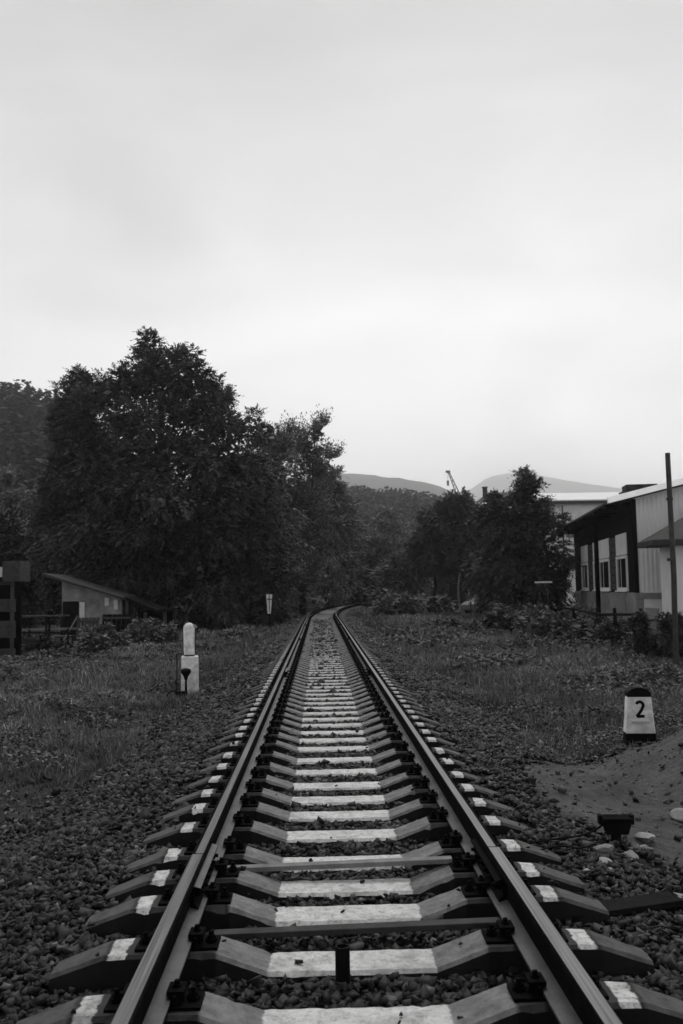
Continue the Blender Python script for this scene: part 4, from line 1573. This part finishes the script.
# ------------------------------------------------------------------ left: shed, lean-to, junk, timber tower
Ys = 45.0
s0 = at(60, 590, Ys)
sg = -0.95
sh = empty('garden_shed', (s0.x, Ys, sg), 'small shed with stained plaster wall and sloping roof under the tallest tree', 'shed')
def sx(px): return at(px, 590, Ys).x - s0.x
def sz(py): return at(90, py, Ys).z - sg
wallp = [(sx(62), 0), (sx(122), 0), (sx(122), sz(597)), (sx(62), sz(580))]
MB().prism(wallp, 0, 3.0).build('wall', M['plaster'], sh)
MB().box(sx(63), sx(79), -0.05, -0.002, 0, sz(601)).build('dark_doorway', M['wooddark'], sh)
MB().box(sx(80), sx(85), -0.08, -0.003, 0.1, sz(602)).build('door', M['white'], sh)
MB().box(sx(105), sx(109), -0.06, -0.003, sz(606), sz(598)).build('window', M['white'], sh)
MB().box(sx(114), sx(118), -0.06, -0.003, sz(610), sz(600)).build('window', M['white'], sh)
roofp = [(sx(46), sz(572.5)), (sx(128), sz(598.5)), (sx(128), sz(600.5)), (sx(46), sz(575))]
MB().prism(roofp, -0.7, 3.4).build('roof', M['roofdark'], sh)
ln = empty('open_lean_to', (s0.x + sx(128), Ys, sg), 'open timber lean-to adjoining the right end of the shed', 'shelter')
lx = lambda px: sx(px) - sx(128)
MB().prism([(lx(127), sz(597)), (lx(160), sz(611)), (lx(168), sz(610)), (lx(168), sz(612.5)), (lx(158), sz(613.5)), (lx(127), sz(600.5))], -0.6, 2.8).build('roof', M['wooddark'], ln)
for px, yy in ((129, -0.4), (147, -0.4), (166, -0.4), (129, 2.6), (166, 2.6)):
    MB().box(lx(px) - 0.07, lx(px) + 0.07, yy - 0.07, yy + 0.07, -0.1, sz(613 if px > 140 else 601)).build('post', M['wood'], ln)
MB().box(lx(130), lx(165), 2.68, 2.72, 0, sz(613)).build('back_wall', M['woodwall'], ln)
mb = MB()
for yy in range(5):
    mb.box(lx(131), lx(146), 0.5, 1.5, 0.0 + yy * 0.2, 0.16 + yy * 0.2)
tag(mb.build('timber_stack', M['wooddark'], jitter=0.03), 'stack of old timber inside the lean-to', 'timber stack').location = (s0.x + sx(128), Ys, sg)

# timber tower at left edge
Yt = 31.5
t0 = at(-16, 655, Yt)
tg = g1(t0.x, Yt) - 0.05
tw = empty('timber_tower', (t0.x, Yt, tg), 'tall boarded timber frame with three dark openings at the left edge', 'tower')
def tX(px): return at(px, 590, Yt).x - t0.x
def tZ(py): return at(5, py, Yt).z - tg
mb = MB()
xr = tX(15)
for (a, b_) in ((0 if True else 0, 649), (638, 621), (612, 599), (585, 582)):
    za = -0.1 if a == 0 else tZ(a)
    mb.box(-0.3, xr, 0, 0.12, za, tZ(b_))
mb.build('boards', M['wood'], tw, bevel=0.01)
for px in (13,):
    MB().box(tX(11), tX(14.5), -0.06, -0.002, -0.1, tZ(582)).build('post', M['wood'], tw)
MB().box(-0.3, -0.2, -0.06, -0.002, -0.1, tZ(582)).build('post', M['wood'], tw)
MB().box(-0.3, xr - 0.02, 0.7, 0.8, -0.1, tZ(582)).build('back_boards', M['woodwall'], tw)
bxp = MB().box(tX(5), tX(22), -0.25, 0.9, tZ(582), tZ(561.5)).build('top_box', M['wood'], tw, bevel=0.015)
MB().box(tX(-6), tX(3), -0.1, 0.3, tZ(577), tZ(567)).build('white_plate', M['white'], tw)
MB().box(tX(-6), tX(4.8), 0.31, 0.6, tZ(582), tZ(561.5)).build('side_box', M['wooddark'], tw)

# junk things between tower and shed
def junk(name, label, cat, px, py, Y, build, rz=0.0):
    p = at(px, py, Y)
    e_ = empty(name, (p.x, Y, g1(p.x, Y)), label, cat, None, rz)
    build(e_)
    return e_


def trough(e_):
    poly = [(-1.4, 0.62), (-1.25, 0.25), (1.1, 0.25), (1.4, 0.62), (1.32, 0.62), (1.05, 0.32), (-1.2, 0.32), (-1.32, 0.62)]
    MB().prism(poly, -0.4, 0.4).build('hull', M['wood'], e_)
    mb = MB()
    mb.box(-1.0, -0.85, -0.3, 0.3, -0.05, 0.25)
    mb.box(0.8, 0.95, -0.3, 0.3, -0.05, 0.25)
    mb.build('trestle', M['wooddark'], e_)
    MB().box(-1.45, 1.45, -0.46, -0.405, 0.57, 0.66).build('rim', M['concrete'], e_)


def leaning(e_, w=1.2, h=1.1, lean=0.35, m='wooddark', strut=True):
    Mx = Matrix.Rotation(-lean, 4, 'X')
    mb = MB()
    for i in range(6):
        mb.box(-w / 2 + i * w / 6 + 0.01, -w / 2 + (i + 1) * w / 6 - 0.01, -0.02, 0.02, 0, h, Mx)
    mb.build('boards', M[m], e_)
    mb = MB()
    mb.box(-w / 2, w / 2, -0.05, -0.021, 0.15, 0.23, Mx)
    mb.box(-w / 2, w / 2, -0.05, -0.021, h - 0.2, h - 0.12, Mx)
    mb.build('battens', M['wood'], e_)
    if strut:
        MB().tube([(-w / 2 - 0.55, -0.15, 0), (-w / 2 + 0.1, 0.1, h)], 0.03, 6).build('strut', M['plaster'], e_)


junk('wooden_trough', 'long low boat-shaped trough in front of the shed', 'trough', 60, 600, 40, trough, 0.1)
junk('slatted_screen', 'slatted panel leaning with a pale strut, left of the dark panel', 'panel', 86, 600, 38.5, lambda e_: leaning(e_, 0.9, 1.25, 0.4, 'wood'))
junk('slatted_screen', 'wide dark slatted panel right of the one with the pale strut', 'panel', 115, 600, 39, lambda e_: leaning(e_, 1.2, 1.15, 0.25, 'woodwall', False), -0.1)


def table(e_):
    MB().box(-0.95, 0.95, -0.4, 0.4, 1.28, 1.34).build('top', M['wood'], e_)
    for a in (-0.85, 0.85):
        for b_ in (-0.3, 0.3):
            MB().box(a - 0.04, a + 0.04, b_ - 0.04, b_ + 0.04, 0, 1.28).build('leg', M['wooddark'], e_)


junk('work_bench', 'tall rough work bench with pale top beside the timber tower', 'bench', 26, 600, 38, table, 0.08)
junk('work_bench', 'lower work bench between the tower and the trough', 'bench', 46, 600, 43, table, -0.1)


def crates(e_):
    for (x_, z_, w_, h_) in ((-0.6, 0, 0.6, 0.5), (0.1, 0, 0.7, 0.55)):
        mb = MB()
        for i in range(4):
            mb.box(x_, x_ + w_, -0.3, -0.27, z_ + i * h_ / 4, z_ + (i + 0.8) * h_ / 4)
            mb.box(x_, x_ + 0.03, -0.268, 0.3, z_ + i * h_ / 4, z_ + (i + 0.8) * h_ / 4)
            mb.box(x_ + w_ - 0.03, x_ + w_, -0.268, 0.3, z_ + i * h_ / 4, z_ + (i + 0.8) * h_ / 4)
            mb.box(x_ + 0.03, x_ + w_ - 0.03, 0.27, 0.3, z_ + i * h_ / 4, z_ + (i + 0.8) * h_ / 4)
        mb.build('slats', M['wood'], e_)


def one_crate(e_):
    mb = MB()
    w_, h_ = 0.9, 0.6
    for i in range(4):
        z0, z1 = i * h_ / 4, (i + 0.8) * h_ / 4
        mb.box(0, w_, -0.3, -0.27, z0, z1)
        mb.box(0, 0.03, -0.268, 0.3, z0, z1)
        mb.box(w_ - 0.03, w_, -0.268, 0.3, z0, z1)
        mb.box(0.03, w_ - 0.03, 0.27, 0.3, z0, z1)
    mb.build('slats', M['wood'], e_)
    mb = MB()
    for q in (0.032, w_ - 0.07):
        mb.box(q, q + 0.04, -0.268, -0.23, 0, h_)
    mb.build('corner_post', M['wooddark'], e_)


junk('crate', 'slatted crate under the tall work bench', 'crate', 24, 600, 38.2, one_crate, 0.1)
junk('crate', 'slatted crate beside the foot of the timber tower', 'crate', 17, 600, 34, one_crate, -0.2)
junk('crate', 'slatted crate between the trough and the leaning panels', 'crate', 72, 600, 39.5, one_crate, 0.2)


def railing(e_):
    MB().tube([(-1.1, 0, 0.75), (1.3, 0, 0.70)], 0.035, 6).build('rail', M['wooddark'], e_)
    for a in (-1.0, -0.2, 0.5, 1.2):
        MB().tube([(a, 0, -0.1), (a, 0, 0.85)], 0.04, 6).build('post', M['wooddark'], e_)


junk('short_railing', 'short dark rail on posts in front of the work benches', 'railing', 35, 600, 35, railing)

# ------------------------------------------------------------------ white post on plinth with black lamp
pb = atz(190, 690, -0.62)
px0, py0 = at(190, 690, 19.0).x, 19.0
pz0 = g1(px0, py0)
s_ = 19.0 / FPX
wp_ = empty('white_post', (px0, py0, at(190, 690, 19.0).z), 'white domed post standing on a square white plinth left of the track', 'post', rz=0.12)
mb = MB()
mb.add([(-0.175, -0.15, -0.35), (0.175, -0.15, -0.35), (0.175, 0.15, -0.35), (-0.175, 0.15, -0.35), (-0.165, -0.14, 0.665), (0.165, -0.14, 0.665), (0.165, 0.14, 0.665), (-0.165, 0.14, 0.665)],
       [(0, 3, 2, 1), (4, 5, 6, 7), (0, 1, 5, 4), (1, 2, 6, 5), (2, 3, 7, 6), (3, 0, 4, 7)])
mb.build('plinth', M['whitedirty'], wp_, bevel=0.02)
mb = MB()
mb.tube([(-0.01, 0, 0.666), (-0.01, 0, 0.70)], [0.10, 0.10], 20)
mb.build('collar', M['iron'], wp_, smooth=True)
mb = MB()
pts = [(-0.01, 0, 0.69), (-0.01, 0, 0.72), (-0.015, 0, 1.20)]
rd = [0.100, 0.105, 0.112]
for i in range(1, 7):
    a = i / 6 * math.pi / 2
    pts.append((-0.015, 0, 1.20 + 0.12 * math.sin(a)))
    rd.append(max(0.004, 0.112 * math.cos(a)))
mb.tube(pts, rd, 24)
col = mb.build('column', M['whitedirty'], wp_, smooth=True)
mb = MB().tube([(0.05, -0.02, 1.26), (0.11, -0.03, 1.25), (0.135, -0.03, 1.21)], [0.03, 0.025, 0.018], 8)
mb.build('hook', M['concrete'], col)
mb = MB()
mb.box(0.098, 0.118, -0.03, 0.0, 0.72, 1.18)
mb.box(0.10, 0.135, -0.035, 0.01, 0.80, 0.86)
mb.build('hinge_strip', M['wood'], col)

lm = empty('track_lamp', (px0 - 0.02, py0 - 0.42, g1(px0, py0 - 0.42)), 'small black funnel-topped stand in front of the white plinth', 'marker lamp')
zb_ = at(189, 692, 18.6).z - lm.location.z
mb = MB().tube([(0, 0, -0.1), (0, 0, zb_ + 0.30)], [0.028, 0.020], 8)
mb.build('stem', M['black'], lm)
mb = MB().tube([(0, 0, zb_ + 0.24), (0, 0, zb_ + 0.30), (0, 0, zb_ + 0.37), (0, 0, zb_ + 0.42), (0, 0, zb_ + 0.445), (0, 0, zb_ + 0.455)], [0.03, 0.045, 0.095, 0.10, 0.07, 0.03], 16)
mb.build('funnel', M['black'], lm, smooth=True)
rp = at(177, 690, 18.8)
ro = MB().tube([(0, 0, -0.3), (0.0, 0, 0.70)], 0.010, 6).build('thin_rod', M['black'])
ro.location = (rp.x, 18.8, rp.z)
tag(ro, 'thin upright black rod left of the white plinth', 'rod')
cbx = at(176, 694, 18.5)
ce = empty('cable_bracket', (cbx.x, 18.5, cbx.z), 'low black bent bracket on the ground before the white plinth', 'bracket')
MB().box(-0.02, 0.18, -0.06, 0.06, -0.12, 0.05).build('box', M['black'], ce, bevel=0.01)
MB().tube([(-0.17, 0, -0.25), (-0.17, 0, -0.02), (-0.10, 0, 0.055), (0.02, 0, 0.055)], 0.014, 6).build('bent_bar', M['black'], ce)

# ------------------------------------------------------------------ small white sign by the track
sb = at(269.5, 622, 50)
sgn = empty('track_sign', (sb.x, 50, g1(sb.x, 50)), 'small tapered white sign on a dark post beside the far track', 'sign')
zt_ = at(269, 594, 50).z - sgn.location.z
MB().tube([(0, 0.05, -0.1), (0, 0.05, zt_ + 0.02)], 0.045, 8).build('post', M['black'], sgn)
MB().prism([(-0.09, zt_ - 1.02), (0.07, zt_ - 1.02), (0.16, zt_ - 0.02), (-0.16, zt_ - 0.02)], -0.03, 0.0).build('panel', M['pale'], sgn, bevel=0.004)
MB().box(-0.02, 0.02, -0.036, -0.031, zt_ - 0.95, zt_ - 0.05).build('centre_line', M['black'], sgn)
MB().box(-0.13, 0.13, -0.036, -0.0315, zt_ - 0.30, zt_ - 0.25).build('cross_bar', M['black'], sgn)

# ------------------------------------------------------------------ distance post with 2
Yp = 11.4
pc = at(640, 746, Yp)
ps = Yp / FPX
ms = empty('distance_post', (pc.x, Yp, pc.z), 'short white distance post with black cap and number 2 on the dirt mound', 'distance post', rz=-0.14)


def slab(z0, z1, depth0=0.155):
    """tapered slice between heights"""
    def wv(z): return 0.182 - 0.048 * (z / 0.62)
    def dv(z): return 0.11 - 0.03 * (z / 0.62)
    a, b_, c, d = wv(z0), dv(z0), wv(z1), dv(z1)
    return MB().add([(-a, -b_, z0), (a, -b_, z0), (a, b_, z0), (-a, b_, z0), (-c, -d, z1), (c, -d, z1), (c, d, z1), (-c, d, z1)],
                    [(0, 3, 2, 1), (4, 5, 6, 7), (0, 1, 5, 4), (1, 2, 6, 5), (2, 3, 7, 6), (3, 0, 4, 7)])


slab(-0.35, 0.16).build('black_base', M['black'], ms, bevel=0.006)
slab(0.16, 0.585).build('white_body', M['whitedirty'], ms, bevel=0.006)
arc = [(-0.139, 0.585)]
arc += [(-0.139, 0.60)]
for i in range(0, 13):
    a = math.pi - i / 12 * math.pi
    arc.append((0.139 * math.cos(a), 0.610 + 0.085 * math.sin(a)))
arc += [(0.139, 0.585)]
MB().prism(arc, -0.085, 0.085).build('black_cap', M['black'], ms, bevel=0.004)
# number 2, a brush stroke swept along a curve on the front face
pts2 = []
for i in range(11):
    a = math.radians(160 - i * 21)
    pts2.append((0.040 * math.cos(a), 0.135 + 0.042 * math.sin(a)))
pts2 += [(0.022, 0.088), (-0.005, 0.048), (-0.036, 0.012), (-0.040, 0.006)]
pts2b = [(-0.042, 0.010), (-0.010, 0.006), (0.020, 0.010), (0.050, 0.008)]


def stroke(mb, pts, w, y0, y1, ox, oz):
    n = len(pts)
    Lp, Rp = [], []
    for i in range(n):
        p, q = pts[max(0, i - 1)], pts[min(n - 1, i + 1)]
        dx, dz = q[0] - p[0], q[1] - p[1]
        l = math.hypot(dx, dz)
        nx_, nz_ = -dz / l * w / 2, dx / l * w / 2
        Lp.append((ox + pts[i][0] + nx_, oz + pts[i][1] + nz_))
        Rp.append((ox + pts[i][0] - nx_, oz + pts[i][1] - nz_))
    for i in range(n - 1):
        quad = [Lp[i], Lp[i + 1], Rp[i + 1], Rp[i]]
        vs = []
        for (xq, zq) in quad:
            f = -(0.11 - 0.03 * (zq / 0.62))
            vs.append((xq, f - 0.003, zq))
        for (xq, zq) in quad:
            f = -(0.11 - 0.03 * (zq / 0.62))
            vs.append((xq, f + 0.004, zq))
        mb.add(vs, [(0, 1, 2, 3), (7, 6, 5, 4), (0, 4, 5, 1), (1, 5, 6, 2), (2, 6, 7, 3), (3, 7, 4, 0)])


mb = MB()
stroke(mb, pts2, 0.034, 0, 0, 0.0, 0.352)
stroke(mb, pts2b, 0.034, 0, 0, 0.0, 0.352)
mb.build('number_two', M['black'], ms)
MB().box(-0.105, 0.105, -0.112, -0.085, 0.285, 0.315).build('ledge', M['white'], ms, bevel=0.005)

# ------------------------------------------------------------------ black junction box on a stub, right foreground
jp = atz(617, 862, -0.42)
jY = jp.y
jx = jp.x
jz = g1(jx, jY)
jb = empty('junction_box', (jx, jY, jz), 'black cable junction box on a short stub beside the right sleepers', 'junction box', rz=-0.1)
u = jY / FPX
topz = at(617, 816, jY).z - jz
MB().tube([(0, 0, -0.1), (0, 0, topz - 0.08)], [0.040, 0.032], 12).build('stub', M['black'], jb)
hb_ = topz
mb = MB()
mb.add([(-0.065, -0.05, hb_ - 0.11), (0.075, -0.05, hb_ - 0.11), (0.075, 0.05, hb_ - 0.11), (-0.065, 0.05, hb_ - 0.11), (-0.085, -0.065, hb_ - 0.025), (0.095, -0.065, hb_ - 0.025), (0.095, 0.065, hb_ - 0.025), (-0.085, 0.065, hb_ - 0.025)],
       [(0, 3, 2, 1), (4, 5, 6, 7), (0, 1, 5, 4), (1, 2, 6, 5), (2, 3, 7, 6), (3, 0, 4, 7)])
mb.build('case', M['black'], jb, bevel=0.006)
MB().box(-0.095, 0.10, -0.072, 0.072, hb_ - 0.024, hb_ - 0.004).build('lid', M['rust'], jb, bevel=0.004)
for x_ in (-0.10, 0.105):
    MB().box(x_ - 0.012, x_ + 0.012, -0.03, 0.03, hb_ - 0.05, hb_ + 0.012).build('lug', M['black'], jb, bevel=0.003)
# cables to the rail
def cable(name, pts, r, label):
    out = []
    P_ = [Vector(p) for p in pts]
    n = len(P_)
    for i in range(n - 1):
        p0, p1, p2, p3 = P_[max(0, i - 1)], P_[i], P_[i + 1], P_[min(n - 1, i + 2)]
        for k in range(6):
            t = k / 6
            out.append(0.5 * ((2 * p1) + (-p0 + p2) * t + (2 * p0 - 5 * p1 + 4 * p2 - p3) * t * t + (-p0 + 3 * p1 - 3 * p2 + p3) * t ** 3))
    out.append(P_[-1])
    o = MB().tube(out, r, 6).build(name, M['black'], smooth=True)
    return tag(o, label, 'cable')


def gpt(px, py, dz=0.02):
    z = -0.4
    for _ in range(12):
        p = atz(px, py, z)
        z = g1(p.x, p.y) + dz
    return atz(px, py, z)


cable('cable', [(jx - 0.08, jY, jz + topz - 0.05), at(595, 830, jY + 0.05), gpt(582, 835, .07), gpt(565, 838, .06), gpt(548, 840, .06), gpt(520, 845, .06)], 0.007, 'thin black cable running from the junction box to the rail')
cable('cable', [(jx - 0.06, jY, jz + topz - 0.09), gpt(598, 842, .07), gpt(580, 848, .06), gpt(560, 846, .06), gpt(540, 850, .06)], 0.006, 'second thin cable sagging below the upper one')
cable('cable', [gpt(690, 862, .12), gpt(684, 878, .1), gpt(676, 890, .03), gpt(660, 899, .02), gpt(640, 902, 0.02), gpt(610, 905, .02)], 0.008, 'dark cable curving at the right edge behind the loose plank')
# pale rocks around the stub
for i, (px, py, r_, lb) in enumerate(((603, 850, 0.075, 'pale rounded rock left of the junction box stub'), (646, 838, 0.075, 'pale rock right of the junction box'),
                                      (645, 848, 0.055, 'smaller pale rock just right of the stub foot'), (627, 856, 0.075, 'flat pale rock in front of the junction box'),
                                      (604, 862, 0.05, 'small grey rock in front of the rounded pale rock'), (612, 871, 0.05, 'grey rock lying nearer than the flat pale rock'),
                                      (682, 815, 0.09, 'light grey rock half buried at the right edge of the dirt'), (680, 898, 0.06, 'pale rock at the right edge by the cable end'),
                                      (590, 872, 0.045, 'grey rock left of the small grey one'), (566, 884, 0.04, 'pale pebble at the end of the split sleepers'))):
    p = gpt(px, py, r_ * 0.35)
    bm = bmesh.new()
    bmesh.ops.create_icosphere(bm, subdivisions=3, radius=r_)
    rr_ = random.Random(i * 7)
    off = [Vector((rr_.uniform(-1, 1), rr_.uniform(-1, 1), rr_.uniform(-1, 1))).normalized() for _ in range(9)]
    for v in bm.verts:
        n_ = v.co.normalized()
        for q in off:
            d = n_.dot(q)
            if d > 0.62:
                v.co -= q * (d - 0.62) * r_ * 0.9
        v.co *= 1 + 0.04 * float(vnoise(n_.x * 5 + i, n_.y * 5 + n_.z * 3, 1, 3))
        v.co.z *= 0.55
        v.co.x *= 1.15
    me = bpy.data.meshes.new('rock')
    bm.to_mesh(me)
    bm.free()
    me.materials.append(M['rock'])
    o = bpy.data.objects.new('rock', me)
    COL.objects.link(o)
    o.location = p
    o.rotation_euler = (0, 0, i * 1.3)
    tag(o, lb, 'rock', 'pale rocks beside the track')

# ------------------------------------------------------------------ loose boards and pipe stub in the track
def board(name, a, b_, w, th, m, label, lift=0.0):
    a, b_ = Vector(a), Vector(b_)
    d = b_ - a
    e_ = MB().box(0, d.length, -w / 2, w / 2, 0, th).build(name, m, bevel=0.004)
    e_.location = a + Vector((0, 0, lift))
    e_.rotation_euler = d.to_track_quat('X', 'Z').to_euler()
    return tag(e_, label, 'board')


board('loose_board', atz(222, 872, -0.235), atz(452, 862, -0.195), 0.07, 0.028, M['beton'], 'narrow grey board lying between the close pair of sleepers')
board('loose_board', atz(214, 938, -0.27), atz(505, 925, -0.235), 0.075, 0.028, M['wood'], 'dark narrow board lying behind the black pipe stub')
pl = gpt(566, 918, 0.03)
pe = gpt(676, 902, 0.06)
board('loose_plank', pl, pe, 0.16, 0.035, M['wooddark'], 'wide dark plank lying on the ballast outside the right rail', 0.0)
s1 = atz(343, 985, -0.30)
hp_ = MB().tube([(0, 0, -0.1), (0, 0, 0.02)], 0.030, 20)
hp_ = MB()
n = 20
ro_, ri_, H_ = 0.032, 0.024, at(343, 946, s1.y).z - s1.z
vs = []
for (r_, z_) in ((ro_, -0.1), (ro_, H_), (ri_, H_), (ri_, H_ - 0.08)):
    vs += [(r_ * math.cos(2 * math.pi * k / n), r_ * math.sin(2 * math.pi * k / n), z_) for k in range(n)]
fs = []
for j in range(3):
    for k in range(n):
        fs.append((j * n + k, j * n + (k + 1) % n, (j + 1) * n + (k + 1) % n, (j + 1) * n + k))
fs.append(tuple(3 * n + k for k in range(n)))
hp_.add(vs, fs)
o = hp_.build('pipe_stub', M['black'], smooth=True)
o.location = s1
tag(o, 'short black open pipe standing upright in the ballast between the rails', 'pipe')

# ------------------------------------------------------------------ haze
hz = MB().box(-2600, 2900, -300, 5400, -12, 640).build('haze', bpy.data.materials.new('haze_air'))
hm = hz.data.materials[0]
hm.use_nodes = True
t = hm.node_tree
t.nodes.clear()
oo = t.nodes.new('ShaderNodeOutputMaterial')
pv = t.nodes.new('ShaderNodeVolumePrincipled')
pv.inputs['Color'].default_value = (0.99, 0.99, 0.99, 1)
pv.inputs['Density'].default_value = 0.00040
pv.inputs['Anisotropy'].default_value = 0.8
t.links.new(pv.outputs[0], oo.inputs['Volume'])
tag(hz, 'pale misty air fading the far hills', 'haze', kind='stuff')
